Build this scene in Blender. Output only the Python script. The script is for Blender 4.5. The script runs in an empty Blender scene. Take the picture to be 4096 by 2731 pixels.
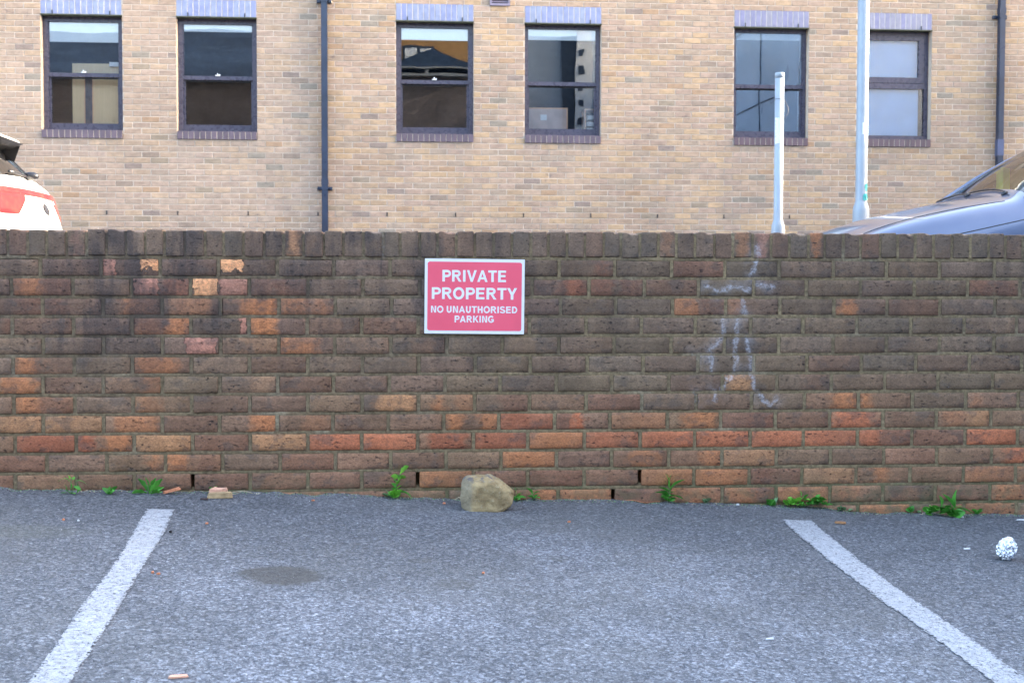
import bpy, bmesh, math, random
from mathutils import Vector, Matrix, noise
from mathutils.bvhtree import BVHTree

scene = bpy.context.scene
COL = scene.collection
rnd = random.Random(7)

# ------------------------------------------------------------------ camera
CAM_H = 0.825
cam_data = bpy.data.cameras.new('camera')
cam = bpy.data.objects.new('camera', cam_data)
COL.objects.link(cam)
cr = Vector((0.99694413, -0.07810049, 0.00164699))
cu = Vector((0.00163218, 0.04190409, 0.9991203))
cf = Vector((0.0781008, 0.99606444, -0.04190351))
cam.matrix_world = Matrix(((cr.x, cu.x, -cf.x, 0), (cr.y, cu.y, -cf.y, 0), (cr.z, cu.z, -cf.z, CAM_H), (0, 0, 0, 1)))
cam_data.sensor_width = 36.0
cam_data.lens = 46.58
cam_data.clip_start = 0.05
cam_data.clip_end = 400
cam_data.dof.use_dof = True
cam_data.dof.focus_distance = 5.1
cam_data.dof.aperture_fstop = 9.0
scene.camera = cam

# ------------------------------------------------------------------ light
SUN_DIR = Vector((1.0, 0.06, 0.30)).normalized()      # towards the sun
sun_data = bpy.data.lights.new('sun', 'SUN')
sun_data.energy = 2.2
sun_data.angle = math.radians(0.5)
sun_data.color = (1.0, 0.9, 0.76)
sun = bpy.data.objects.new('sun', sun_data)
COL.objects.link(sun)
sun.rotation_euler = SUN_DIR.to_track_quat('Z', 'Y').to_euler()
world = bpy.data.worlds.new('World')
scene.world = world
world.use_nodes = True
wn = world.node_tree
sky = wn.nodes.new('ShaderNodeTexSky')
sky.sky_type = 'NISHITA'
sky.sun_disc = False
sky.sun_elevation = math.asin(SUN_DIR.z)
sky.sun_rotation = math.atan2(SUN_DIR.x, SUN_DIR.y)
sky.air_density = 0.9
sky.dust_density = 4.0
sky.ozone_density = 0.3
bg = wn.nodes['Background']
bg.inputs['Strength'].default_value = 0.15
wn.links.new(sky.outputs[0], bg.inputs['Color'])
scene.view_settings.view_transform = 'Standard'
scene.view_settings.look = 'None'
scene.view_settings.exposure = 3.58
scene.view_settings.gamma = 1.0
scene.render.resolution_x = 1024
scene.render.resolution_y = 682
scene.cycles.max_bounces = 6
scene.cycles.transparent_max_bounces = 12

# ------------------------------------------------------------------ helpers
def tag(o, label=None, category=None, group=None, kind=None):
    for k, v in (('label', label), ('category', category), ('group', group), ('kind', kind)):
        if v: o[k] = v
    return o

def link(o, parent=None):
    COL.objects.link(o)
    if parent is not None: o.parent = parent
    return o

def empty(name, loc=(0, 0, 0), rz=0, parent=None):
    o = bpy.data.objects.new(name, None)
    o.location = loc; o.rotation_euler = (0, 0, rz); o.empty_display_size = 0.05
    return link(o, parent)

def smooth(me, on=True):
    me.polygons.foreach_set('use_smooth', [on] * len(me.polygons)); me.update()
    return me

def mesh_obj(name, verts, faces, m=None, parent=None, sm=False, loc=(0, 0, 0)):
    me = bpy.data.meshes.new(name)
    me.from_pydata([tuple(v) for v in verts], [], faces)
    me.update()
    if m: me.materials.append(m)
    if sm: smooth(me)
    o = bpy.data.objects.new(name, me); o.location = loc
    return link(o, parent)

class MB:
    """collects boxes, tubes and grids for one mesh"""
    def __init__(s): s.v = []; s.f = []; s.c = []
    def add(s, vs, fs, col=None):
        n = len(s.v); s.v += [tuple(v) for v in vs]
        s.f += [tuple(i + n for i in f) for f in fs]
        if col is not None: s.c += [col] * len(fs)
        return s
    def box(s, x0, x1, y0, y1, z0, z1, col=None, M=None):
        vs = [Vector(p) for p in ((x0, y0, z0), (x1, y0, z0), (x1, y1, z0), (x0, y1, z0), (x0, y0, z1), (x1, y0, z1), (x1, y1, z1), (x0, y1, z1))]
        if M: vs = [M @ v for v in vs]
        return s.add(vs, [(0, 3, 2, 1), (4, 5, 6, 7), (0, 1, 5, 4), (1, 2, 6, 5), (2, 3, 7, 6), (3, 0, 4, 7)], col)
    def bbox(s, x0, x1, y0, y1, z0, z1, b, M=None):
        """box with a chamfered front (towards -y) and side edges"""
        vs = []
        for y, d in ((y0, b), (y0 + b, 0), (y1, 0)):
            vs += [Vector((x0 + d, y, z0 + d)), Vector((x1 - d, y, z0 + d)), Vector((x1 - d, y, z1 - d)), Vector((x0 + d, y, z1 - d))]
        if M: vs = [M @ v for v in vs]
        fs = [(0, 1, 2, 3), (11, 10, 9, 8)]
        for r in (0, 4):
            for i in range(4):
                j = (i + 1) % 4; fs.append((r + i, r + 4 + i, r + 4 + j, r + j))
        return s.add(vs, fs)
    def tube(s, pts, r, n=8, close=True):
        pts = [Vector(p) for p in pts]; rs = r if isinstance(r, (list, tuple)) else [r] * len(pts)
        base = len(s.v); t0 = (pts[1] - pts[0]).normalized()
        a = t0.orthogonal().normalized()
        for i, p in enumerate(pts):
            t = (pts[min(i + 1, len(pts) - 1)] - pts[max(i - 1, 0)]).normalized()
            a = (a - t * a.dot(t)).normalized(); b = t.cross(a)
            for k in range(n):
                w = 2 * math.pi * k / n
                s.v.append(tuple(p + (a * math.cos(w) + b * math.sin(w)) * rs[i]))
        for i in range(len(pts) - 1):
            for k in range(n):
                k2 = (k + 1) % n
                s.f.append((base + i * n + k, base + i * n + k2, base + (i + 1) * n + k2, base + (i + 1) * n + k))
        if close:
            s.f.append(tuple(base + k for k in reversed(range(n)))); s.f.append(tuple(base + (len(pts) - 1) * n + k for k in range(n)))
        return s
    def build(s, name, m, parent=None, sm=False, loc=(0, 0, 0)):
        o = mesh_obj(name, s.v, s.f, m, parent, sm, loc)
        if s.c and len(s.c) == len(s.f):
            at = o.data.color_attributes.new('tone', 'FLOAT_COLOR', 'CORNER'); buf = []
            for f, c in zip(s.f, s.c): buf += [c[0], c[1], c[2], 1.0] * len(f)
            at.data.foreach_set('color', buf)
        return o

def fbm(x, y, z, o=4):
    return noise.fractal(Vector((x, y, z)), 1.0, 2.1, o)

# ------------------------------------------------------------------ material helpers
class NT:
    def __init__(s, name):
        s.m = bpy.data.materials.new(name); s.m.use_nodes = True
        s.t = s.m.node_tree; s.p = s.t.nodes['Principled BSDF']
    def n(s, kind, **kw):
        nd = s.t.nodes.new('ShaderNode' + kind)
        for k, v in kw.items(): setattr(nd, k, v)
        return nd
    def l(s, a, b): s.t.links.new(a, b); return s
    def put(s, sock, v):
        if hasattr(v, 'is_output') or isinstance(v, bpy.types.NodeSocket): s.t.links.new(v, sock)
        else: sock.default_value = v
    def math(s, op, a, b=0.0, c=None, clamp=False):
        nd = s.n('Math', operation=op, use_clamp=clamp)
        s.put(nd.inputs[0], a); s.put(nd.inputs[1], b)
        if c is not None: s.put(nd.inputs[2], c)
        return nd.outputs[0]
    def ramp(s, v, a, b, o0=0.0, o1=1.0):
        nd = s.n('MapRange', interpolation_type='SMOOTHSTEP'); s.put(nd.inputs[0], v)
        for i, x in enumerate((a, b, o0, o1)): s.put(nd.inputs[i + 1], x)
        return nd.outputs[0]
    def mix(s, f, a, b, blend='MIX'):
        nd = s.n('Mix', data_type='RGBA', blend_type=blend)
        s.put(nd.inputs[0], f)
        for i, v in ((6, a), (7, b)):
            s.put(nd.inputs[i], (*v, 1.0) if isinstance(v, tuple) and len(v) == 3 else v)
        return nd.outputs[2]
    def vec(s, v, scale=(1, 1, 1), off=(0, 0, 0)):
        nd = s.n('Mapping'); s.put(nd.inputs[0], v); nd.inputs[3].default_value = scale; nd.inputs[1].default_value = off
        return nd.outputs[0]
    def noise(s, v, scale, detail=4.0, rough=0.55, out=0):
        nd = s.n('TexNoise'); s.put(nd.inputs['Vector'], v); nd.inputs['Scale'].default_value = scale
        nd.inputs['Detail'].default_value = detail; nd.inputs['Roughness'].default_value = rough
        return nd.outputs[out]
    def vor(s, v, scale, feature='F1', out='Distance'):
        nd = s.n('TexVoronoi', feature=feature); s.put(nd.inputs['Vector'], v); nd.inputs['Scale'].default_value = scale
        return nd.outputs[out]
    def bump(s, h, dist, strength=1.0, normal=None):
        nd = s.n('Bump'); nd.inputs['Strength'].default_value = strength; nd.inputs['Distance'].default_value = dist
        s.put(nd.inputs['Height'], h)
        if normal is not None: s.put(nd.inputs['Normal'], normal)
        s.l(nd.outputs[0], s.p.inputs['Normal']); return nd.outputs[0]
    def pos(s): return s.n('NewGeometry').outputs['Position']
    def sep(s, v): nd = s.n('SeparateXYZ'); s.put(nd.inputs[0], v); return nd.outputs
    def out(s, color=None, rough=None, spec=None, metal=None):
        if color is not None: s.put(s.p.inputs['Base Color'], (*color, 1.0) if isinstance(color, tuple) and len(color) == 3 else color)
        if rough is not None: s.put(s.p.inputs['Roughness'], rough)
        if spec is not None: s.p.inputs['Specular IOR Level'].default_value = spec
        if metal is not None: s.p.inputs['Metallic'].default_value = metal
        return s.m

def simple(name, color, rough=0.6, spec=0.5, metal=0.0, var=0.12, scale=8.0, bump=0.0, bscale=60.0):
    t = NT(name); p = t.pos()
    n = t.noise(p, scale, 5)
    f = t.ramp(n, 0.3, 0.7, 1 - var, 1 + var)
    c = t.mix(1.0, color, f, 'MULTIPLY')
    if bump: t.bump(t.noise(p, bscale, 4), bump)
    r = t.ramp(t.noise(p, scale * 2.3, 3), 0.3, 0.7, max(0.02, rough - 0.08), min(1, rough + 0.08))
    return t.out(c, r, spec, metal)

def glass(name, tint=(0.6, 0.66, 0.7), refl=0.10, wavy=0.0, body=None, bodyf=0.0):
    m = bpy.data.materials.new(name); m.use_nodes = True; nt = m.node_tree
    nt.nodes.remove(nt.nodes['Principled BSDF'])
    o = nt.nodes['Material Output']
    tr = nt.nodes.new('ShaderNodeBsdfTransparent'); tr.inputs[0].default_value = (*tint, 1)
    gl = nt.nodes.new('ShaderNodeBsdfGlossy'); gl.inputs['Roughness'].default_value = 0.0
    fr = nt.nodes.new('ShaderNodeFresnel'); fr.inputs[0].default_value = 1.5
    ma = nt.nodes.new('ShaderNodeMath'); ma.operation = 'MULTIPLY_ADD'; ma.use_clamp = True
    nt.links.new(fr.outputs[0], ma.inputs[0]); ma.inputs[1].default_value = 1.0; ma.inputs[2].default_value = refl - 0.04
    mx = nt.nodes.new('ShaderNodeMixShader')
    nt.links.new(ma.outputs[0], mx.inputs[0]); nt.links.new(tr.outputs[0], mx.inputs[1]); nt.links.new(gl.outputs[0], mx.inputs[2])
    if wavy:
        g = nt.nodes.new('ShaderNodeNewGeometry'); ns = nt.nodes.new('ShaderNodeTexNoise'); ns.inputs['Scale'].default_value = 2.2
        ns.inputs['Detail'].default_value = 1.0
        b = nt.nodes.new('ShaderNodeBump'); b.inputs['Distance'].default_value = wavy; b.inputs['Strength'].default_value = 1
        nt.links.new(g.outputs['Position'], ns.inputs['Vector']); nt.links.new(ns.outputs[0], b.inputs['Height'])
        nt.links.new(b.outputs[0], gl.inputs['Normal'])
    nt.links.new(mx.outputs[0], o.inputs['Surface'])
    return m

GY = 0.045
def ground_z(x, y): return -0.0386 * x + GY * (y - 5.165)
WALL_Y = 5.165

# ------------------------------------------------------------------ measured positions, metres
A_JOINTS = [-1.393, -1.168, -0.946, -0.726, -0.503, -0.287, -0.07, 0.149, 0.367, 0.59, 0.809, 1.036, 1.249, 1.468, 1.688, 1.905, 2.123, 2.35]
B_JOINTS = [-1.501, -1.273, -1.055, -0.832, -0.61, -0.386, -0.175, 0.045, 0.266, 0.483, 0.708, 0.928, 1.144, 1.366, 1.579, 1.799, 2.02, 2.24, 2.458]
ROW_SHIFT = {1: [0.0, 0.0, 0.0], 3: [0.006, 0.005, 0.004], 5: [0.007, -0.002, 0.004], 7: [0.004, -0.011, 0.0], 9: [0.003, -0.017, -0.004], 11: [0.014, -0.009, 0.0], 13: [0.01, -0.002, -0.004], 15: [0.0, 0.0, 0.0], 2: [0.0, 0.0, 0.0], 4: [0.001, -0.011, -0.012], 6: [0.001, -0.007, 0.012], 8: [0.002, -0.01, 0.0], 10: [0.005, -0.017, 0.0], 12: [0.004, -0.017, -0.006], 14: [0.0, 0.0, 0.0]}
COPING = [-1.586, -1.513, -1.438, -1.367, -1.295, -1.22, -1.146, -1.073, -1.001, -0.928, -0.852, -0.776, -0.704, -0.63, -0.552, -0.478, -0.401, -0.324, -0.249, -0.172, -0.097, -0.03, 0.045, 0.114, 0.187, 0.259, 0.332, 0.405, 0.478, 0.547, 0.621, 0.691, 0.765, 0.833, 0.909, 0.983, 1.054, 1.128, 1.207, 1.28, 1.36, 1.435, 1.508, 1.585, 1.652, 1.727, 1.798, 1.878, 1.949, 2.021, 2.097, 2.173, 2.249, 2.324, 2.394, 2.467]
PATCHES = [(1, -1.161, -1.112, 'P', 1.0), (1, -1.021, -0.948, 'S', 1.0), (1, -0.726, -0.634, 'S', 1.0), (2, -1.491, -1.391, 'O', 0.5), (2, -1.377, -1.28, 'r', 0.6), (2, -1.046, -0.952, 'P', 1.0), (2, -0.945, -0.839, 'R', 0.5), (2, -0.825, -0.727, 'S', 1.0), (2, -0.727, -0.613, 'P', 0.6), (2, -0.603, -0.511, 'r', 0.5), (2, -0.599, -0.528, 'O', 0.4), (2, -0.514, -0.397, 'r', 0.6), (3, -1.482, -1.392, 'r', 0.5), (3, -1.378, -1.302, 'r', 0.6), (3, -1.093, -0.967, 'O', 0.6), (3, -0.903, -0.755, 'O', 0.4), (3, -0.635, -0.522, 'O', 0.9), (3, -0.607, -0.511, 'O', 0.9), (3, -0.486, -0.401, 'O', 0.6), (3, -0.365, -0.3, 'O', 0.4), (4, -1.531, -1.503, 'r', 0.5), (4, -1.479, -1.289, 'r', 0.4), (4, -1.051, -0.939, 'O', 0.8), (4, -0.932, -0.841, 'O', 0.8), (4, -0.643, -0.622, 'P', 0.8), (4, -0.607, -0.512, 'O', 0.8), (4, -0.604, -0.515, 'O', 0.9), (4, -0.508, -0.404, 'O', 0.5), (4, -0.387, -0.186, 'r', 0.5), (4, -0.171, 0.023, 'r', 0.6), (5, -0.855, -0.735, 'P', 0.9), (5, -0.7, -0.513, 'T', 0.3), (5, -0.608, -0.515, 'O', 0.4), (5, -0.498, -0.344, 'O', 0.8), (5, 0.03, 0.147, 'r', 0.4), (6, -1.492, -1.398, 'O', 0.9), (6, -1.053, -0.891, 'O', 0.8), (6, -1.381, -1.284, 'r', 0.3), (6, -0.608, -0.409, 'r', 0.5), (7, -1.548, -1.417, 'O', 0.9), (7, -1.385, -1.257, 'r', 0.4), (7, -1.019, -0.955, 'O', 0.4), (7, -0.502, -0.302, 'r', 0.5), (7, -0.595, -0.523, 'T', 0.3), (8, -1.494, -1.404, 'O', 0.9), (8, -1.404, -1.282, 'r', 0.5), (8, -1.048, -0.956, 'O', 0.4), (8, -0.836, -0.631, 'r', 0.3), (8, -0.609, -0.409, 'r', 0.3), (8, -0.122, 0.034, 'T', 1.0), (8, 0.103, 0.128, 'O', 0.8), (8, 0.19, 0.249, 'O', 0.3), (9, -1.55, -1.391, 'T', 0.7), (9, -1.384, -1.178, 'T', 0.8), (9, -1.118, -0.96, 'O', 0.7), (9, -0.95, -0.739, 'r', 0.4), (9, -0.574, -0.514, 'O', 0.8), (9, -0.61, -0.521, 'O', 0.8), (9, -0.403, -0.309, 'O', 0.3), (9, 0.143, 0.212, 'O', 0.9), (9, 0.278, 0.351, 'O', 0.7), (9, 0.362, 0.457, 'R', 0.7), (9, -0.288, -0.18, 'r', 0.3), (10, -1.489, -1.284, 'R', 1.0), (10, -1.27, -1.203, 'R', 1.0), (10, -1.161, -1.06, 'O', 0.9), (10, -1.053, -0.845, 'T', 1.0), (10, -0.823, -0.625, 'r', 0.6), (10, -0.61, -0.515, 'T', 1.0), (10, -0.61, -0.407, 'T', 1.0), (10, -0.392, -0.184, 'K', 1.0), (10, -0.173, 0.034, 'K', 1.0), (10, 0.081, 0.227, 'R', 1.0), (10, 0.26, 0.457, 'R', 0.9), (11, -1.552, -1.386, 'r', 0.8), (11, -0.993, -0.948, 'O', 0.7), (11, -0.941, -0.852, 'O', 0.9), (11, -0.497, -0.299, 'r', 0.6), (11, 0.37, 0.457, 'O', 0.8), (11, -0.81, -0.746, 'r', 0.4), (12, -1.553, -1.498, 'r', 0.5), (12, -1.261, -1.065, 'r', 0.4), (12, -0.832, -0.626, 'r', 0.5), (12, -0.611, -0.407, 'r', 0.4), (12, -0.393, -0.188, 'r', 0.4), (12, -0.173, 0.022, 'r', 0.5), (12, 0.048, 0.256, 'O', 0.6), (12, 0.285, 0.457, 'r', 0.5), (1, 0.724, 0.798, 'r', 0.8), (1, 1.058, 1.192, 'r', 0.8), (2, 0.607, 0.695, 'R', 0.6), (2, 0.714, 0.799, 'r', 1.0), (2, 0.828, 0.917, 'r', 0.6), (2, 0.939, 1.141, 'r', 0.6), (3, 1.044, 1.141, 'O', 0.6), (3, 1.141, 1.246, 'r', 0.6), (3, 1.254, 1.306, 'O', 0.4), (4, 0.402, 0.46, 'r', 0.7), (7, 1.264, 1.362, 'T', 1.0), (8, 0.358, 0.468, 'r', 0.6), (8, 0.704, 0.912, 'r', 0.7), (8, 1.137, 1.347, 'r', 0.2), (9, 0.366, 0.568, 'R', 0.9), (9, 0.645, 0.69, 'K', 1.0), (9, 0.575, 0.645, 'r', 0.9), (9, 0.801, 1.014, 'O', 0.4), (9, 1.085, 1.22, 'O', 0.9), (9, 1.254, 1.45, 'r', 0.6), (10, 0.358, 0.469, 'K', 1.0), (10, 0.48, 0.686, 'O', 0.9), (10, 0.698, 0.898, 'K', 0.8), (10, 0.924, 1.104, 'K', 1.0), (10, 1.141, 1.345, 'K', 1.0), (10, 1.36, 1.458, 'K', 0.9), (11, 0.366, 0.579, 'O', 0.9), (11, 0.876, 0.988, 'O', 0.6), (11, 1.168, 1.244, 'O', 0.8), (11, 1.266, 1.458, 'T', 0.7), (11, 0.602, 0.794, 'r', 0.2), (12, 0.48, 0.683, 'r', 0.8), (12, 0.702, 0.899, 'r', 0.6), (12, 0.918, 1.124, 'O', 0.6), (12, 1.146, 1.354, 'O', 0.8), (12, 1.361, 1.459, 'r', 0.6), (12, 0.359, 0.469, 'r', 0.3), (13, 0.506, 0.587, 'O', 0.8), (13, 0.595, 0.803, 'O', 0.6), (13, 0.814, 1.027, 'r', 0.6), (13, 1.064, 1.237, 'O', 0.6), (13, 1.26, 1.389, 'O', 0.6), (2, 2.248, 2.345, 'r', 0.7), (2, 2.353, 2.45, 'r', 0.8), (3, 1.722, 1.778, 'O', 0.9), (3, 1.921, 2.121, 'r', 0.5), (6, 1.606, 1.796, 'r', 0.4), (6, 2.044, 2.189, 'r', 0.3), (7, 1.575, 1.67, 'r', 0.4), (8, 1.687, 1.786, 'O', 0.9), (8, 1.806, 1.846, 'O', 0.9), (8, 2.256, 2.296, 'O', 0.5), (9, 1.355, 1.458, 'r', 0.8), (9, 1.474, 1.684, 'r', 0.6), (9, 1.7, 1.863, 'K', 1.0), (9, 1.935, 2.015, 'r', 0.3), (9, 2.152, 2.233, 'O', 0.4), (9, 2.249, 2.354, 'T', 0.9), (10, 1.368, 1.554, 'K', 1.0), (10, 1.585, 1.792, 'K', 1.0), (10, 1.808, 1.884, 'K', 0.9), (10, 1.884, 2.016, 'r', 0.9), (10, 2.032, 2.25, 'r', 0.6), (10, 2.258, 2.461, 'K', 1.0), (11, 1.357, 1.471, 'T', 0.8), (11, 2.414, 2.486, 'K', 1.0), (11, 2.251, 2.349, 'r', 0.3), (12, 1.361, 1.575, 'r', 0.6), (12, 1.583, 1.79, 'T', 0.6), (12, 1.866, 1.922, 'O', 0.8), (12, 2.253, 2.456, 'O', 0.5), (12, 2.472, 2.487, 'O', 0.6), (13, 1.358, 1.465, 'r', 0.4), (13, 1.477, 1.687, 'O', 0.7), (13, 1.699, 1.811, 'O', 0.4), (13, 1.931, 2.133, 'r', 0.5), (13, 2.141, 2.351, 'r', 0.6), (13, 2.363, 2.489, 'O', 0.7), (14, 1.796, 1.997, 'O', 0.5), (14, 2.198, 2.442, 'O', 0.5), (0, -1.506, -1.444, 'r', 0.7), (0, -1.575, -1.514, 'r', 0.5), (0, -0.626, -0.556, 'r', 0.5), (0, -0.467, -0.435, 'S', 0.6), (0, -1.281, -1.226, 'P', 0.4), (0, -0.385, -0.332, 'r', 0.3), (0, 0.125, 0.183, 'r', 0.5), (0, 0.197, 0.252, 'r', 0.3), (0, 0.983, 1.042, 'O', 0.4), (0, 1.289, 1.349, 'O', 0.6), (0, 0.694, 0.761, 'r', 0.4), (0, 1.207, 1.274, 'r', 0.5), (0, 1.365, 1.419, 'P', 0.8), (0, 1.592, 1.644, 'O', 1.0), (0, 1.814, 1.866, 'r', 0.8), (0, 1.439, 1.498, 'r', 0.5), (0, 1.727, 1.79, 'r', 0.3), (0, 2.398, 2.455, 'r', 0.3)]
CHALK_STROKES = [[(1.371, 0.924), (1.359, 0.869)], [(1.171, 0.829), (1.223, 0.807), (1.293, 0.829), (1.346, 0.807)], [(1.32, 0.769), (1.333, 0.714)], [(1.247, 0.691), (1.242, 0.622), (1.182, 0.565)], [(1.194, 0.558), (1.198, 0.493)], [(1.303, 0.691), (1.295, 0.622), (1.299, 0.527), (1.279, 0.458)], [(1.334, 0.622), (1.352, 0.562), (1.36, 0.475), (1.371, 0.423), (1.403, 0.379), (1.435, 0.357), (1.459, 0.384)], [(1.124, 0.553), (1.131, 0.534)], [(1.218, 0.415), (1.213, 0.38)], [(1.134, 0.398), (1.134, 0.363)], [(1.379, 0.976), (1.383, 0.941)], [(1.372, 0.829), (1.442, 0.821)], [(-0.104, 1.02), (-0.096, 0.945)], [(1.258, 0.458), (1.244, 0.415)]]
OPEN_JOINTS = [(-0.839, 0.071), (0.037, 0.065), (0.913, 0.062), (0.809, -0.001)]
LINE_LEFT = [(4.825, -0.936, -0.84), (4.544, -0.92, -0.817), (4.328, -0.902, -0.806), (3.93, -0.881, -0.791), (3.606, -0.875, -0.774), (3.248, -0.857, -0.764), (3.012, -0.849, -0.759)]
LINE_RIGHT = [(4.905, 1.414, 1.530), (4.78, 1.408, 1.525), (4.60, 1.405, 1.522), (4.312, 1.402, 1.512), (4.0, 1.408, 1.514), (3.786, 1.412, 1.519), (3.455, 1.425, 1.528), (3.116, 1.432, 1.532)]
PLANTS = [(-1.267, 5.102, 0.046), (-1.123, 5.106, 0.041), (-0.983, 5.125, 0.036), (-0.749, 5.149, 0.028), (-0.051, 5.17, 0.002), (0.416, 5.208, -0.014), (0.486, 5.192, -0.018), (1.024, 5.213, -0.037), (1.173, 5.207, -0.043), (1.438, 5.199, -0.054), (1.579, 5.193, -0.06), (1.728, 5.195, -0.065), (1.99, 5.17, -0.076), (2.105, 5.144, -0.082), (2.176, 5.128, -0.086), (2.294, 5.183, -0.088)]
CHALK_SEGS = [(s[i], s[i + 1]) for s in CHALK_STROKES for i in range(len(s) - 1)]
# ------------------------------------------------------------------ materials
def chalk_mask(t, p, segs):
    """union of short hand-drawn strokes given as x,z segments on the wall"""
    xyz = t.sep(p)
    wob = t.noise(p, 28.0, 4, out=1); w = t.sep(wob)
    px = t.math('ADD', xyz[0], t.math('MULTIPLY', t.math('SUBTRACT', w[0], 0.5), 0.045))
    pz = t.math('ADD', xyz[2], t.math('MULTIPLY', t.math('SUBTRACT', w[1], 0.5), 0.045))
    best = None
    for (ax, az), (bx, bz) in segs:
        dx, dz = bx - ax, bz - az; L = dx * dx + dz * dz
        h = t.math('DIVIDE', t.math('ADD', t.math('MULTIPLY', t.math('SUBTRACT', px, ax), dx), t.math('MULTIPLY', t.math('SUBTRACT', pz, az), dz)), L, clamp=True)
        ex = t.math('SUBTRACT', t.math('SUBTRACT', px, ax), t.math('MULTIPLY', h, dx))
        ez = t.math('SUBTRACT', t.math('SUBTRACT', pz, az), t.math('MULTIPLY', h, dz))
        d = t.math('SQRT', t.math('ADD', t.math('MULTIPLY', ex, ex), t.math('MULTIPLY', ez, ez)))
        best = d if best is None else t.math('MINIMUM', best, d)
    a = t.ramp(best, 0.016, 0.002)
    tex = t.math('MULTIPLY', t.ramp(t.noise(p, 60.0, 5, 0.7), 0.32, 0.56), t.ramp(t.noise(t.vec(p, (0.6, 1, 1.4)), 170.0, 4, 0.7), 0.38, 0.58, 0.25, 1.0))
    soft = t.math('MULTIPLY', t.ramp(best, 0.06, 0.005), t.ramp(t.noise(p, 14.0, 3), 0.4, 0.75, 0, 0.30))
    return t.math('MAXIMUM', t.math('MULTIPLY', a, tex), soft)

def soot(t, p):
    """dirt runs that cross bricks and joints alike; returns a 0..1 mask"""
    xyz = t.sep(p)
    a = t.ramp(t.noise(t.vec(p, (2.2, 1, 1.1), (4, 0, 2)), 2.6, 5, 0.65), 0.44, 0.66)
    b = t.ramp(t.noise(t.vec(p, (9, 1, 1.2)), 3.0, 4, 0.6), 0.45, 0.65)
    zone = t.math('MULTIPLY', t.ramp(xyz[2], 0.35, 0.75, 0.12, 1.0), t.ramp(xyz[0], 0.9, -0.2, 0.5, 1.0))
    return t.math('MULTIPLY', t.math('ADD', a, t.math('MULTIPLY', b, 0.5), clamp=True), zone)

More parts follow.
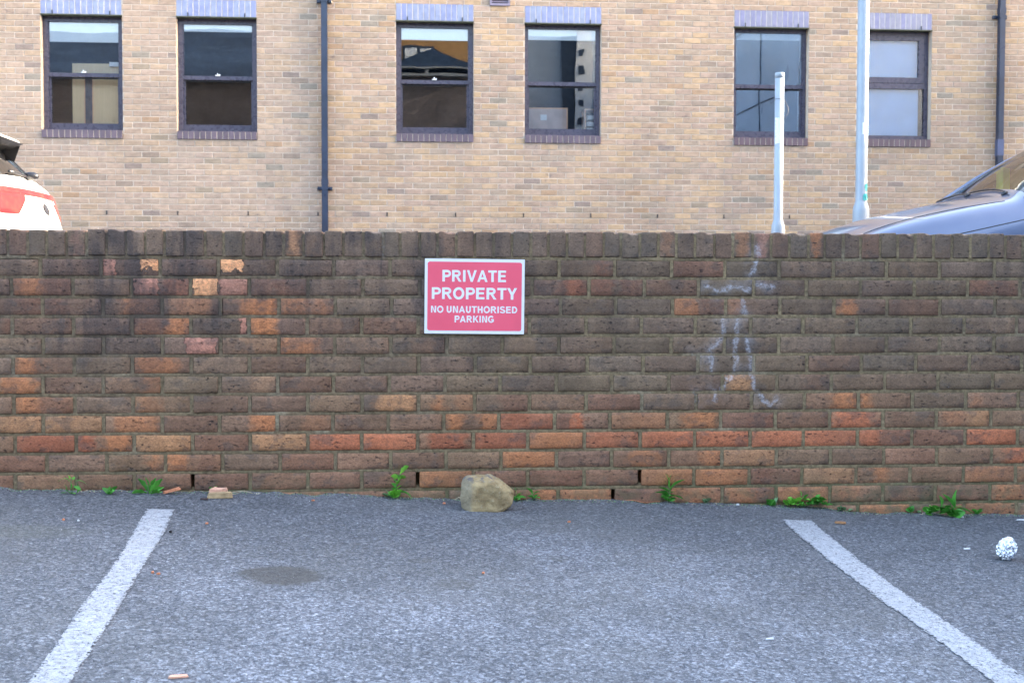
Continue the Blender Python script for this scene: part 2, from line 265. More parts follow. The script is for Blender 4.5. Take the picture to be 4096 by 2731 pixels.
def make_wall_brick(name, segs=None):
    t = NT(name); p = t.pos(); tc = t.n('TexCoord').outputs['Object']
    oi = t.n('ObjectInfo'); rx = t.sep(tc)
    # slow cloudiness, streaks and soot
    n1 = t.noise(p, 9.0, 5, 0.6); n2 = t.noise(t.vec(p, (1, 1, 1.6)), 42.0, 6, 0.65)
    base = t.mix(1.0, oi.outputs['Color'], t.ramp(n1, 0.30, 0.70, 0.82, 1.18), 'MULTIPLY')
    # patches where the red body shows through the dark skin (up to two on a brick)
    jit = t.math('ADD', t.math('MULTIPLY', t.math('SUBTRACT', n2, 0.5), 0.07), t.math('MULTIPLY', t.math('SUBTRACT', t.noise(p, 24.0, 4), 0.5), 0.11))
    zj = t.math('ADD', rx[2], t.math('MULTIPLY', t.math('SUBTRACT', t.noise(p, 26.0, 4), 0.5), 0.10))
    shade = t.ramp(n2, 0.25, 0.75, 0.72, 1.28); c = base; spall = None
    for sfx in ('', '_b'):
        pc = t.n('Attribute', attribute_type='OBJECT', attribute_name='patch_colour' + sfx).outputs['Color']
        pt = t.sep(t.n('Attribute', attribute_type='OBJECT', attribute_name='patch' + sfx).outputs['Vector'])
        pe = t.sep(t.n('Attribute', attribute_type='OBJECT', attribute_name='patch_edge' + sfx).outputs['Vector'])
        d = t.math('ADD', t.math('ABSOLUTE', t.math('SUBTRACT', rx[0], pt[0])), t.math('MULTIPLY', jit, t.math('ADD', 0.45, t.math('MULTIPLY', pe[0], 25.0))))
        e = pe[0]
        m = t.n('MapRange', interpolation_type='SMOOTHSTEP')
        t.l(d, m.inputs[0]); t.l(t.math('ADD', pt[1], e), m.inputs[1]); t.l(t.math('SUBTRACT', pt[1], e), m.inputs[2])
        mz = t.n('MapRange', interpolation_type='SMOOTHSTEP')
        t.l(zj, mz.inputs[0]); t.l(t.math('SUBTRACT', pe[1], e), mz.inputs[1]); t.l(t.math('ADD', pe[1], e), mz.inputs[2])
        mask = t.math('MULTIPLY', t.math('MULTIPLY', m.outputs[0], mz.outputs[0]), pt[2])
        c = t.mix(mask, c, t.mix(1.0, pc, shade, 'MULTIPLY'))
        sp = t.math('MULTIPLY', mask, pe[2]); spall = sp if spall is None else t.math('MAXIMUM', spall, sp)
    # mottled crust
    crust = t.math('MULTIPLY', t.ramp(t.noise(p, 55.0, 6, 0.7), 0.50, 0.68), t.ramp(n1, 0.40, 0.62, 0.1, 0.75))
    c = t.mix(t.math('MULTIPLY', crust, 0.5), c, (0.06, 0.050, 0.046))
    blot = t.ramp(t.noise(t.vec(p, (1, 1, 1.3), (7, 2, 5)), 11.0, 5, 0.65), 0.53, 0.62)
    c = t.mix(t.math('MULTIPLY', blot, 0.45), c, (0.115, 0.092, 0.075))
    c = t.mix(t.math('MULTIPLY', soot(t, p), 0.74), c, (0.068, 0.054, 0.050))
    # small dark drag pits, stretched along the brick
    pits = t.ramp(t.noise(t.vec(p, (0.5, 1, 1.4), (3, 1, 7)), 105.0, 4, 0.65), 0.60, 0.67)
    pitw = t.ramp(t.noise(p, 6.0, 2), 0.35, 0.6, 0.25, 1.0)
    pitm = t.math('MULTIPLY', pits, pitw)
    c = t.mix(t.math('MULTIPLY', pitm, 0.85), c, (0.03, 0.025, 0.026))
    grain = t.ramp(t.noise(t.vec(p, (0.7, 1, 1.2)), 190.0, 4, 0.7), 0.3, 0.7, 0.74, 1.26)
    c = t.mix(1.0, c, grain, 'MULTIPLY')
    specks = t.ramp(t.vor(p, 62.0), 0.085, 0.05)
    c = t.mix(t.math('MULTIPLY', specks, t.ramp(t.noise(p, 3.0, 1), 0.5, 0.65, 0.05, 0.45)), c, (0.5, 0.48, 0.46))
    # thin grey-green bloom low down
    z = t.sep(p)[2]
    low = t.math('MULTIPLY', t.ramp(z, 0.12, -0.06), t.ramp(t.noise(p, 22.0, 4), 0.42, 0.65, 0, 0.6))
    c = t.mix(low, c, (0.13, 0.135, 0.075))
    if segs:
        c = t.mix(t.math('MULTIPLY', chalk_mask(t, p, segs), 0.56), c, (0.62, 0.62, 0.66))
    h = t.math('ADD', t.math('MULTIPLY', n2, 0.55), t.math('MULTIPLY', t.noise(p, 210.0, 3), 0.35))
    h = t.math('SUBTRACT', h, t.math('MULTIPLY', pitm, 0.8))
    h = t.math('SUBTRACT', h, t.math('MULTIPLY', spall, 1.3))
    t.bump(h, 0.0038, 1.0)
    return t.out(c, t.ramp(n2, 0.3, 0.7, 0.78, 0.95), 0.35)

def make_mortar(segs=None):
    t = NT('mortar' + ('_chalked' if segs else '')); p = t.pos(); xyz = t.sep(p)
    n1 = t.noise(p, 5.0, 4); n2 = t.noise(p, 70.0, 5, 0.65)
    dirt = t.math('ADD', t.ramp(xyz[0], 0.7, -0.4, 0.0, 0.42), t.ramp(n1, 0.38, 0.62, 0.0, 0.35), clamp=True)
    dirt = t.math('MULTIPLY', dirt, t.ramp(xyz[2], 0.0, 0.5, 0.55, 1.0))
    c = t.mix(dirt, (0.275, 0.205, 0.112), (0.175, 0.127, 0.078))
    c = t.mix(t.math('MULTIPLY', t.ramp(n1, 0.55, 0.7), 0.6), c, (0.37, 0.30, 0.19))
    c = t.mix(1.0, c, t.ramp(n2, 0.25, 0.75, 0.6, 1.35), 'MULTIPLY')
    c = t.mix(t.math('MULTIPLY', soot(t, p), 0.78), c, (0.072, 0.058, 0.050))
    low = t.math('MULTIPLY', t.ramp(xyz[2], 0.16, -0.06), t.ramp(t.noise(p, 18.0, 4), 0.4, 0.6, 0.0, 0.7))
    c = t.mix(low, c, (0.13, 0.15, 0.07))
    if segs:
        c = t.mix(t.math('MULTIPLY', chalk_mask(t, p, segs), 0.15), c, (0.6, 0.6, 0.66))
    t.bump(t.math('ADD', n2, t.math('MULTIPLY', t.noise(p, 260.0, 2), 0.5)), 0.004)
    return t.out(c, 0.92, 0.25)

def make_building_brick(name, src):
    t = NT(name); p = t.pos()
    if src == 'object': c0 = t.n('ObjectInfo').outputs['Color']
    else: c0 = t.n('Attribute', attribute_type='GEOMETRY', attribute_name='tone').outputs['Color']
    n1 = t.noise(p, 1.1, 3); n2 = t.noise(t.vec(p, (1, 1, 2)), 12.0, 5, 0.6)
    c = t.mix(1.0, c0, t.ramp(n2, 0.25, 0.75, 0.80, 1.17), 'MULTIPLY')
    c = t.mix(1.0, c, t.ramp(n1, 0.35, 0.65, 0.93, 1.06), 'MULTIPLY')
    sm = t.math('MULTIPLY', t.ramp(t.noise(p, 17.0, 3), 0.60, 0.70), t.ramp(t.noise(p, 0.9, 2), 0.48, 0.62))
    c = t.mix(t.math('MULTIPLY', sm, 0.55), c, (0.13, 0.10, 0.10))
    c = t.mix(1.0, c, t.ramp(t.noise(p, 130.0, 3), 0.3, 0.7, 0.9, 1.1), 'MULTIPLY')
    zz = t.sep(p)
    for wa, wb in ((-4.68, -3.66), (-2.98, -1.95), (-.15, .87), (1.54, 2.56), (4.35, 5.37), (6.05, 7.07)):
        inx = t.math('MULTIPLY', t.ramp(zz[0], wa - .04, wa + .04), t.ramp(zz[0], wb + .04, wb - .04))
        dn = t.math('MULTIPLY', t.ramp(zz[2], 2.25, 2.70), t.ramp(t.noise(t.vec(p, (9, 1, .8)), 2.0, 3), 0.40, 0.62, 0.15, 0.75))
        c = t.mix(t.math('MULTIPLY', t.math('MULTIPLY', inx, dn), t.ramp(zz[2], 2.72, 2.70, 0.0, 0.42)), c, (0.20, 0.185, 0.17))
    rain = t.math('MULTIPLY', t.ramp(t.noise(t.vec(p, (5, 1, 0.5)), 1.6, 4), 0.50, 0.70), t.ramp(zz[2], 3.1, 2.2, 0.25, 1.0))
    c = t.mix(t.math('MULTIPLY', rain, 0.22), c, (0.24, 0.215, 0.19))
    t.bump(n2, 0.003)
    return t.out(c, 0.85, 0.3)

def make_asphalt(name='asphalt', painted=False):
    t = NT(name); p = t.pos(); xyz = t.sep(p)
    warp = t.noise(p, 60.0, 2, out=1)
    q = t.n('VectorMath', operation='ADD'); t.l(p, q.inputs[0])
    sc = t.n('VectorMath', operation='SCALE'); t.l(warp, sc.inputs[0]); sc.inputs['Scale'].default_value = 0.006
    t.l(sc.outputs[0], q.inputs[1]); q = q.outputs[0]
    cell = t.sep(t.vor(q, 135.0, out='Color'))
    dist = t.vor(q, 135.0); dist2 = t.vor(q, 62.0); cell2 = t.sep(t.vor(q, 62.0, out='Color'))
    stone = t.ramp(cell[0], 0.0, 1.0, 0.0, 1.0)
    big = t.noise(p, 1.3, 4, 0.6); mid = t.noise(p, 4.0, 5, 0.65); fine = t.noise(p, 300.0, 3, 0.7); g2 = t.noise(t.vec(p, (1, 1, 1)), 55.0, 5, 0.75)
    # worn, polished middle of the bay is paler; strip along the wall darker
    worn = t.math('ADD', t.ramp(xyz[1], 4.7, 3.4, 0.0, 0.55), t.ramp(big, 0.38, 0.62, -0.25, 0.35), clamp=True)
    side = t.ramp(t.math('ABSOLUTE', t.math('SUBTRACT', xyz[0], 0.35)), 0.55, 1.5, 1.0, 0.35)
    worn = t.math('MULTIPLY', worn, side)
    worn = t.math('MULTIPLY', worn, t.ramp(mid, 0.32, 0.6, 0.5, 1.1))
    dark = t.mix(worn, (0.095, 0.098, 0.106), (0.155, 0.161, 0.177))
    lite = t.mix(worn, (0.205, 0.212, 0.222), (0.36, 0.372, 0.405))
    c = t.mix(t.math('POWER', stone, 1.6), dark, lite)
    gap = t.math('MULTIPLY', t.ramp(dist2, 0.42, 0.62), t.ramp(g2, 0.48, 0.60))
    c = t.mix(t.math('MULTIPLY', gap, 0.75), c, (0.045, 0.048, 0.058))
    c = t.mix(1.0, c, t.ramp(g2, 0.32, 0.68, 0.50, 1.55), 'MULTIPLY')
    c = t.mix(1.0, c, t.ramp(fine, 0.25, 0.75, 0.72, 1.28), 'MULTIPLY')
    # warmer dusty zones
    c = t.mix(t.ramp(t.noise(t.vec(p, (1, 1, 1), (9, 4, 2)), 1.7, 3), 0.45, 0.7, 0, 0.28), c, (0.165, 0.16, 0.145))
    # pale chips
    chip = t.math('MULTIPLY', t.ramp(t.vor(p, 48.0), 0.12, 0.06), t.ramp(cell2[1], 0.90, 0.93))
    c = t.mix(t.math('MULTIPLY', chip, 0.8), c, (0.62, 0.62, 0.6))
    fl = t.math('MULTIPLY', t.ramp(t.vor(q, 115.0), 0.30, 0.16), t.ramp(t.sep(t.vor(q, 115.0, out='Color'))[2], 0.72, 0.80))
    c = t.mix(t.math('MULTIPLY', fl, t.ramp(worn, 0.0, 0.8, 0.35, 0.8)), c, (0.52, 0.54, 0.58))
    dk = t.math('MULTIPLY', t.ramp(t.vor(t.vec(q, (1, 1, 1), (3, 7, 0)), 95.0), 0.34, 0.18), t.ramp(t.sep(t.vor(t.vec(q, (1, 1, 1), (3, 7, 0)), 95.0, out='Color'))[0], 0.74, 0.80))
    c = t.mix(t.math('MULTIPLY', dk, 0.9), c, (0.035, 0.037, 0.045))
    # oil stains
    def stain(cx, cy, rx, ry, k, col=(0.10, 0.095, 0.085)):
        dx = t.math('DIVIDE', t.math('SUBTRACT', xyz[0], cx), rx); dy = t.math('DIVIDE', t.math('SUBTRACT', xyz[1], cy), ry)
        r = t.math('SQRT', t.math('ADD', t.math('MULTIPLY', dx, dx), t.math('MULTIPLY', dy, dy)))
        r = t.math('ADD', r, t.math('MULTIPLY', t.math('SUBTRACT', t.noise(p, 14.0, 4), 0.5), 0.8))
        return t.math('MULTIPLY', t.ramp(r, 1.15, 0.75), k), col
    for a in ((-0.385, 3.97, 0.125, 0.11, 0.80, (0.085, 0.078, 0.068)), (0.14, 3.90, 0.07, 0.06, 0.38), (0.04, 4.18, 0.04, 0.035, 0.45), (0.49, 4.25, 0.05, 0.04, 0.4), (-1.25, 4.45, 0.20, 0.10, 0.25, (0.15, 0.15, 0.11))):
        f, col = stain(*a); c = t.mix(f, c, col)
    h = t.math('ADD', t.math('MULTIPLY', stone, 0.35), t.math('MULTIPLY', g2, 1.3))
    h = t.math('ADD', h, t.math('MULTIPLY', fine, 0.3))
    h = t.math('SUBTRACT', h, t.math('MULTIPLY', gap, 0.6))
    t.bump(h, 0.006)
    if painted:
        w = t.noise(t.vec(p, (1, 1, 1), (5, 3, 1)), 95.0, 4, 0.75)
        wear = t.ramp(t.noise(p, 3.0, 3), 0.3, 0.7, 0.0, 0.045)
        pm = t.ramp(t.math('ADD', w, wear), 0.565, 0.62, 1.0, 0.15)
        pc = t.mix(1.0, (0.47, 0.475, 0.49), t.ramp(t.noise(p, 40.0, 4), 0.3, 0.7, 0.86, 1.06), 'MULTIPLY')
        c = t.mix(pm, c, pc)
    return t.out(c, t.ramp(g2, 0.3, 0.7, 0.7, 0.92), 0.4)

M = {}
M['wall_brick'] = make_wall_brick('wall_brick')
M['wall_brick_chalked'] = make_wall_brick('wall_brick_chalked', CHALK_SEGS)
M['mortar'] = make_mortar(CHALK_SEGS)
M['core'] = simple('wall_core', (0.035, 0.03, 0.028), 0.95, 0.1)
M['b_obj'] = make_building_brick('building_brick', 'object')
M['b_attr'] = make_building_brick('building_brick_rest', 'attr')
M['b_mortar'] = simple('building_mortar', (0.52, 0.435, 0.35), 0.92, 0.2, var=0.16, scale=3.0, bump=0.002)
M['blue_brick'] = None
t = NT('blue_engineering_brick'); p = t.pos()
c = t.mix(1.0, t.n('ObjectInfo').outputs['Color'], t.ramp(t.noise(p, 14.0, 4), 0.3, 0.7, 0.88, 1.12), 'MULTIPLY')
t.bump(t.noise(p, 40.0, 3), 0.0015); M['blue_brick'] = t.out(c, 0.38, 0.6)
M['asphalt'] = make_asphalt()
M['paint'] = make_asphalt('worn_white_paint', True)
M['frame'] = simple('window_frame', (0.060, 0.054, 0.080), 0.30, 0.5, var=0.08)
M['shadow_line'] = simple('sash_shadow_tone', (0.012, 0.012, 0.016), 0.5)
M['steel_lintel'] = simple('steel_lintel', (0.07, 0.075, 0.045), 0.7, var=0.3, scale=20)
M['pane'] = glass('window_pane', (0.94, 0.96, 0.97), 0.085, 0.0006)
M['pane_mirror'] = glass('window_pane_coated', (0.88, 0.91, 0.94), 0.24, 0.0005)
M['blind'] = simple('blind_fabric', (0.94, 0.95, 0.95), 0.8, var=0.03)
M['room'] = simple('room_wall', (0.045, 0.055, 0.075), 0.8)
M['room_floor'] = simple('room_floor', (0.05, 0.05, 0.06), 0.8)
M['pine'] = None
t = NT('pale_wood'); p = t.pos()
g = t.noise(t.vec(p, (30, 30, 1.2)), 1.2, 4)
M['pine'] = t.out(t.mix(g, (0.78, 0.54, 0.28), (0.95, 0.70, 0.40)), 0.45)
M['wood_edge'] = simple('wood_edge', (0.85, 0.48, 0.28), 0.5)
M['felt'] = simple('felt_board', (0.72, 0.54, 0.47), 0.9, var=0.2, scale=3)
M['blind_sky_tint'] = simple('sky_tinted_blind', (0.32, 0.53, 0.84), 0.8, var=0.05, scale=3)  # blue of the reflected sky is put into the fabric colour
M['white_plastic'] = simple('white_plastic', (0.8, 0.8, 0.8), 0.35, var=0.04)
M['pipe'] = simple('pipe_paint', (0.020, 0.032, 0.062), 0.35, 0.5, var=0.22, scale=5.0)
M['pipe_light'] = simple('pipe_paint_faded', (0.07, 0.09, 0.17), 0.4)
M['black'] = simple('black_plastic', (0.012, 0.012, 0.014), 0.45)
M['vent'] = simple('vent_plastic', (0.22, 0.19, 0.25), 0.5)
M['galv'] = simple('pole_paint', (0.31, 0.36, 0.41), 0.42, 0.5, var=0.06, scale=6, bump=0.0004)
M['label'] = simple('paper_label', (0.80, 0.85, 0.85), 0.6, var=0.02)
M['teal'] = simple('teal_spray', (0.02, 0.33, 0.34), 0.6, var=0.25, scale=30)
M['wire'] = simple('rusty_wire', (0.10, 0.065, 0.05), 0.6)
M['sign_white'] = simple('sign_white', (0.90, 0.90, 0.87), 0.38, var=0.02)
M['sign_red'] = simple('sign_red', (0.99, 0.14, 0.20), 0.38, 0.4, var=0.03)
def leafmat(name, a, b):
    t = NT(name); p = t.pos()
    c = t.mix(t.ramp(t.noise(p, 30.0, 3), 0.3, 0.7), a, b)
    c = t.mix(1.0, c, t.ramp(t.n('ObjectInfo').outputs['Random'], 0, 1, 0.78, 1.25), 'MULTIPLY')
    t.p.inputs['Subsurface Weight'].default_value = 0.0
    tr = t.n('BsdfTranslucent'); t.l(c, tr.inputs[0]); mx = t.n('MixShader'); mx.inputs[0].default_value = 0.3
    o = t.t.nodes['Material Output']; t.l(t.p.outputs[0], mx.inputs[1]); t.l(tr.outputs[0], mx.inputs[2]); t.l(mx.outputs[0], o.inputs['Surface'])
    return t.out(c, 0.5, 0.4)
M['leaf'] = leafmat('leaf', (0.075, 0.30, 0.04), (0.12, 0.42, 0.06))
M['leaf_young'] = leafmat('leaf_young', (0.18, 0.50, 0.05), (0.25, 0.60, 0.08))
M['leaf_pale'] = leafmat('leaf_pale', (0.15, 0.26, 0.12), (0.20, 0.34, 0.15))
M['stem'] = simple('stem', (0.10, 0.20, 0.06), 0.6)
M['straw'] = simple('straw', (0.50, 0.42, 0.28), 0.7, var=0.2, scale=40)
t = NT('sandstone'); p = t.pos(); z = t.sep(t.n('NewGeometry').outputs['Normal'])[2]
n1 = t.noise(p, 22.0, 5, 0.6); n2 = t.noise(p, 75.0, 5, 0.7)
c = t.mix(t.ramp(n1, 0.35, 0.65), (0.29, 0.205, 0.10), (0.48, 0.355, 0.18))
c = t.mix(t.math('MULTIPLY', t.ramp(n2, 0.52, 0.7), 0.5), c, (0.48, 0.44, 0.30))
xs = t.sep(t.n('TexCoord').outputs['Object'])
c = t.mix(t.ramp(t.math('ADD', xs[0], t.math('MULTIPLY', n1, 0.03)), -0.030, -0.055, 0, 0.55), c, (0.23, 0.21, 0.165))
top = t.math('MULTIPLY', t.ramp(t.math('ADD', xs[2], t.math('MULTIPLY', n2, 0.03)), 0.115, 0.135), t.ramp(t.noise(p, 34.0, 3), 0.45, 0.55, 0, 0.8))
c = t.mix(top, c, (0.13, 0.12, 0.12)); t.bump(t.math('ADD', n2, n1), 0.006); M['stone'] = t.out(c, 0.9, 0.3)
t = NT('foil'); p = t.pos(); t.bump(t.noise(p, 90.0, 4, 0.6), 0.006)
M['foil'] = t.out((0.86, 0.88, 0.92), 0.22, 0.5, 1.0)
M['chip'] = simple('brick_chip', (0.62, 0.24, 0.12), 0.9, var=0.3, scale=60, bump=0.002)
M['chip_tan'] = simple('brick_shard_tan', (0.42, 0.29, 0.15), 0.9, var=0.25, scale=30, bump=0.003)
M['chip_pink'] = simple('brick_shard_pink', (0.66, 0.36, 0.24), 0.9, var=0.2, scale=30, bump=0.003)
M['grit'] = simple('pale_grit', (0.7, 0.7, 0.68), 0.8)
M['butt'] = simple('white_paper', (0.8, 0.8, 0.78), 0.7, var=0.08, scale=60)
M['leaf_dead'] = simple('dead_leaf', (0.36, 0.18, 0.08), 0.8, var=0.3, scale=30)
M['leaf_dark'] = simple('dead_leaf_dark', (0.07, 0.045, 0.04), 0.8, var=0.3, scale=30)
def carpaint(name, col, rough=0.22, metal=0.0):
    t = NT(name); p = t.pos(); t.p.inputs['Coat Weight'].default_value = 0.8; t.p.inputs['Coat Roughness'].default_value = 0.06
    c = t.mix(t.ramp(t.noise(p, 1.8, 5), 0.4, 0.7, 0.0, 0.18), col, (0.30, 0.29, 0.28))
    return t.out(c, rough, 0.5, metal)
M['car_white'] = carpaint('white_car_paint', (0.76, 0.76, 0.74), 0.3)
M['car_blue'] = carpaint('grey_blue_car_paint', (0.115, 0.14, 0.22), 0.28, 0.45)
M['car_glass'] = glass('car_glass', (0.72, 0.86, 0.84), 0.06)
M['car_glass_dark'] = glass('car_glass_dark', (0.16, 0.18, 0.20), 0.20)
M['rubber'] = simple('rubber', (0.014, 0.014, 0.015), 0.75)
M['rim'] = simple('alloy_rim', (0.55, 0.56, 0.58), 0.3, metal=0.9)
M['car_black'] = simple('car_trim', (0.015, 0.015, 0.018), 0.35)
t = NT('tail_lamp_red'); p = t.pos(); t.p.inputs['Coat Weight'].default_value = 0.4; t.p.inputs['Coat Roughness'].default_value = 0.1
M['lamp_red'] = t.out(t.mix(t.ramp(t.noise(p, 6.0, 2), 0.4, 0.6), (0.50, 0.015, 0.018), (0.60, 0.03, 0.025)), 0.2)
M['lamp_clear'] = simple('headlamp', (0.55, 0.58, 0.62), 0.1, metal=0.4)
M['chrome'] = simple('chrome', (0.8, 0.8, 0.82), 0.12, metal=1.0, var=0.02)
M['seat'] = simple('seat_cloth', (0.035, 0.035, 0.04), 0.85)
M['hivis'] = simple('hi_vis_cloth', (0.60, 0.72, 0.10), 0.8, var=0.1)
M['brown_brick'] = None
def bigbrick(name, a, b, mort, sc=1.0):
    t = NT(name); tc = t.n('TexCoord').outputs['Object']
    xyz = t.sep(tc); cb = t.n('CombineXYZ'); t.l(t.math('ADD', xyz[0], xyz[1]), cb.inputs[0]); t.l(xyz[2], cb.inputs[1])
    bt = t.n('TexBrick'); t.l(cb.outputs[0], bt.inputs['Vector'])
    bt.inputs['Color1'].default_value = (*a, 1); bt.inputs['Color2'].default_value = (*b, 1); bt.inputs['Mortar'].default_value = (*mort, 1)
    bt.inputs['Scale'].default_value = 1.0; bt.inputs['Mortar Size'].default_value = 0.006
    bt.inputs['Brick Width'].default_value = 0.225; bt.inputs['Row Height'].default_value = 0.075
    c = t.mix(1.0, bt.outputs['Color'], t.ramp(t.noise(tc, 0.5, 4), 0.3, 0.7, 0.75, 1.25), 'MULTIPLY')
    return t.out(c, 0.9, 0.2)
M['brown_brick'] = bigbrick('brown_brick', (0.24, 0.19, 0.17), (0.17, 0.14, 0.135), (0.12, 0.11, 0.10))
M['cream_brick'] = bigbrick('cream_brick', (0.42, 0.30, 0.19), (0.35, 0.26, 0.17), (0.38, 0.30, 0.21))
M['slate'] = bigbrick('slate_roof', (0.05, 0.085, 0.15), (0.04, 0.07, 0.125), (0.01, 0.012, 0.016))
M['ochre'] = simple('ochre_render', (0.42, 0.24, 0.10), 0.85, scale=1.0)
M['clad'] = simple('grey_cladding', (0.33, 0.40, 0.50), 0.35, scale=0.6)
M['old_gutter'] = simple('old_gutter', (0.30, 0.31, 0.32), 0.7)
M['white_render'] = simple('white_render', (0.80, 0.82, 0.84), 0.7, scale=0.6, var=0.05)
M['dark_panel'] = simple('dark_panel', (0.02, 0.04, 0.08), 0.3)
M['paving'] = simple('rear_tarmac', (0.10, 0.10, 0.11), 0.9, scale=2, bump=0.004)
# ================================================================== SETTING: the ground
def ground_noise(x, y):
    h = 0.0035 * fbm(x * 1.7, y * 1.7, 0.3, 3) + 0.0022 * fbm(x * 14, y * 14, 2.0, 3)
    d = WALL_Y - y
    if d < 0.10:   # ragged edge of the surfacing where it meets the brickwork
        k = 1 - d / 0.10
        h += k * (0.007 * fbm(x * 6, 3.1, 0, 2) + 0.006 * fbm(x * 23, y * 9, 5.0, 3))
    return h
EDGE = [(-4, .0), (-1.5, -.008), (-1.2, -.007), (-.8, 0), (-.45, .003), (-.2, .004), (.1, .001), (.5, .005), (.8, .009), (1.07, .01), (1.36, .009), (1.66, .004), (1.8, -.012), (2.0, -.007), (2.2, -.009), (2.4, -.001), (5, 0)]
def edge_dz(x):
    for (a, va), (b, vb) in zip(EDGE, EDGE[1:]):
        if a <= x <= b: return va + (vb - va) * (x - a) / (b - a)
    return 0
def gz(x, y):
    return ground_z(x, y) + ground_noise(x, y) + edge_dz(x) * max(0, 1 - (WALL_Y - y) / 0.5)

def grid_sheet(xs, ys, fz):
    vs = [(x, y, fz(x, y)) for y in ys for x in xs]; n = len(xs)
    fs = [(j * n + i, j * n + i + 1, (j + 1) * n + i + 1, (j + 1) * n + i) for j in range(len(ys) - 1) for i in range(n - 1)]
    return vs, fs
xs = [-60, -30, -15, -8, -5, -3.5] + [-2.4 + .02 * i for i in range(276)] + [4, 5, 7.5, 15, 30, 60]
ys = [-60, -30, -15, -8, -4, -1, 1, 2.0, 2.5] + [2.8 + .018 * i for i in range(128)] + [5.10 + .0065 * i for i in range(13)]
v, f = grid_sheet(xs, ys, gz)
tag(mesh_obj('parking_ground', v, f, M['asphalt'], None, True), kind='structure')
def rz(x, y): return ground_z(x, min(y, 18)) + 0.15
v, f = grid_sheet([-60, -20, -8, -4, 0, 4, 8, 16, 30, 60], [5.36, 7, 9, 12, 15, 18, 60, 150], rz)
tag(mesh_obj('rear_ground', v, f, M['paving'], None, False), kind='structure')

# painted bay lines: thin sheet with ragged, worn edges, 3 mm above the surface
def bay_line(pts, y_end, label, seed):
    pts = sorted(pts)                      # (y, x_left, x_right)
    y_near = 1.6
    (ya, la, ra), (yb, lb, rb) = pts[0], pts[-1]
    def edges(y):
        if y <= ya: return la + (y - ya) * (-0.02), ra + (y - ya) * (-0.02)
        for (y0, l0, r0), (y1, l1, r1) in zip(pts, pts[1:]):
            if y0 <= y <= y1:
                k = (y - y0) / (y1 - y0); return l0 + (l1 - l0) * k, r0 + (r1 - r0) * k
        return lb, rb
    ny = int((y_end - y_near) / 0.006); nx = 24; vs = []; fs = []
    for j in range(ny + 1):
        y = y_near + (y_end - y_near) * j / ny; l, r = edges(y)
        l += 0.0035 * fbm(y * 42, seed, 0, 3) + .002 * fbm(y * 7, seed, 4, 2); r += 0.0035 * fbm(y * 42, seed + 9, 0, 3) + .002 * fbm(y * 7, seed + 3, 4, 2)
        for i in range(nx + 1):
            x = l + (r - l) * i / nx; vs.append((x, y, gz(x, y) + 0.003))
    for j in range(ny):
        for i in range(nx):
            a = j * (nx + 1) + i; cx, cy = vs[a][0], vs[a][1]
            e = min(i, nx - 1 - i)
            if e < 2 and fbm(cx * 120, cy * 120, seed, 2) > (0.05 if e == 0 else 0.28): continue
            fs.append((a, a + 1, a + nx + 2, a + nx + 1))
    o = mesh_obj('bay_line', vs, fs, M['paint'], None, True)
    return tag(o, label, 'parking line', 'painted parking bay lines')
bay_line(LINE_LEFT, 4.828, 'worn white painted bay line running down to the left of the oil stain', 1.0)
bay_line(LINE_RIGHT, 4.905, 'worn white painted bay line between the rock and the foil ball', 7.0)

# ================================================================== THE BOUNDARY WALL
TONES = {'O': (0.56, 0.21, 0.082), 'R': (0.42, 0.13, 0.060), 'K': (0.57, 0.18, 0.080), 'r': (0.255, 0.112, 0.065), 'T': (0.55, 0.265, 0.118), 'P': (0.60, 0.26, 0.17), 'S': (0.92, 0.42, 0.19)}
wall = empty('brick_wall', (0.5, WALL_Y, 0))
tag(wall, 'low dark brown brick boundary wall with an upright brick coping behind the parking bay', 'wall')
wloc = Vector((0.5, WALL_Y, 0))

def brick_mesh(L, Hh, D, seed, bulge=0.0):
    """brick with worn arrises: front grid facing -y plus sides"""
    r = random.Random(seed); nx = max(6, int(L / 0.018)); nz = max(6, int(Hh / 0.011)); vs = []; fs = []
    for j in range(nz + 1):
        for i in range(nx + 1):
            u = (0, .0032 / L)[i] if i < 2 else ((1, 1 - .0032 / L)[nx - i] if nx - i < 2 else i / nx)
            w = (0, .0030 / Hh)[j] if j < 2 else ((1, 1 - .0030 / Hh)[nz - j] if nz - j < 2 else j / nz)
            x = -L / 2 + L * u; z = -Hh / 2 + Hh * w
            ex = min(u, 1 - u) * L; ez = min(w, 1 - w) * Hh; e = min(ex, ez)
            y = 0.0
            if e < 1e-6:
                y += 0.0010 + 0.0010 * r.random(); k = 0.0020
                if ex < 1e-6: x += (1 if u < .5 else -1) * (0.001 + k * r.random())
                if ez < 1e-6: z += (1 if w < .5 else -1) * (0.0006 + k * r.random())
                if ex < 1e-6 and ez < 1e-6: x += (1 if u < .5 else -1) * 0.002; z += (1 if w < .5 else -1) * 0.0015
            else: y += r.uniform(-0.0006, 0.0007)
            vs.append((x, y, z))
    for j in range(nz):
        for i in range(nx):
            a = j * (nx + 1) + i; fs.append((a, a + 1, a + nx + 2, a + nx + 1))
    ring = [i for i in range(nx + 1)] + [(j + 1) * (nx + 1) - 1 for j in range(1, nz + 1)] + [nz * (nx + 1) + i for i in range(nx - 1, -1, -1)] + [j * (nx + 1) for j in range(nz - 1, 0, -1)]
    n0 = len(vs)
    for i in ring: vs.append((vs[i][0], D, vs[i][2]))
    for k in range(len(ring)):
        k2 = (k + 1) % len(ring); fs.append((ring[k2], ring[k], n0 + k, n0 + k2))
    me = bpy.data.meshes.new('brick_shape'); me.from_pydata(vs, [], fs); me.update()
    me.polygons.foreach_set('use_smooth', [i < nx * nz for i in range(len(fs))]); me.update()
    return me
def with_mat(me, m): c = me.copy(); c.materials.clear(); c.materials.append(m); return c
W_BRICK = {}
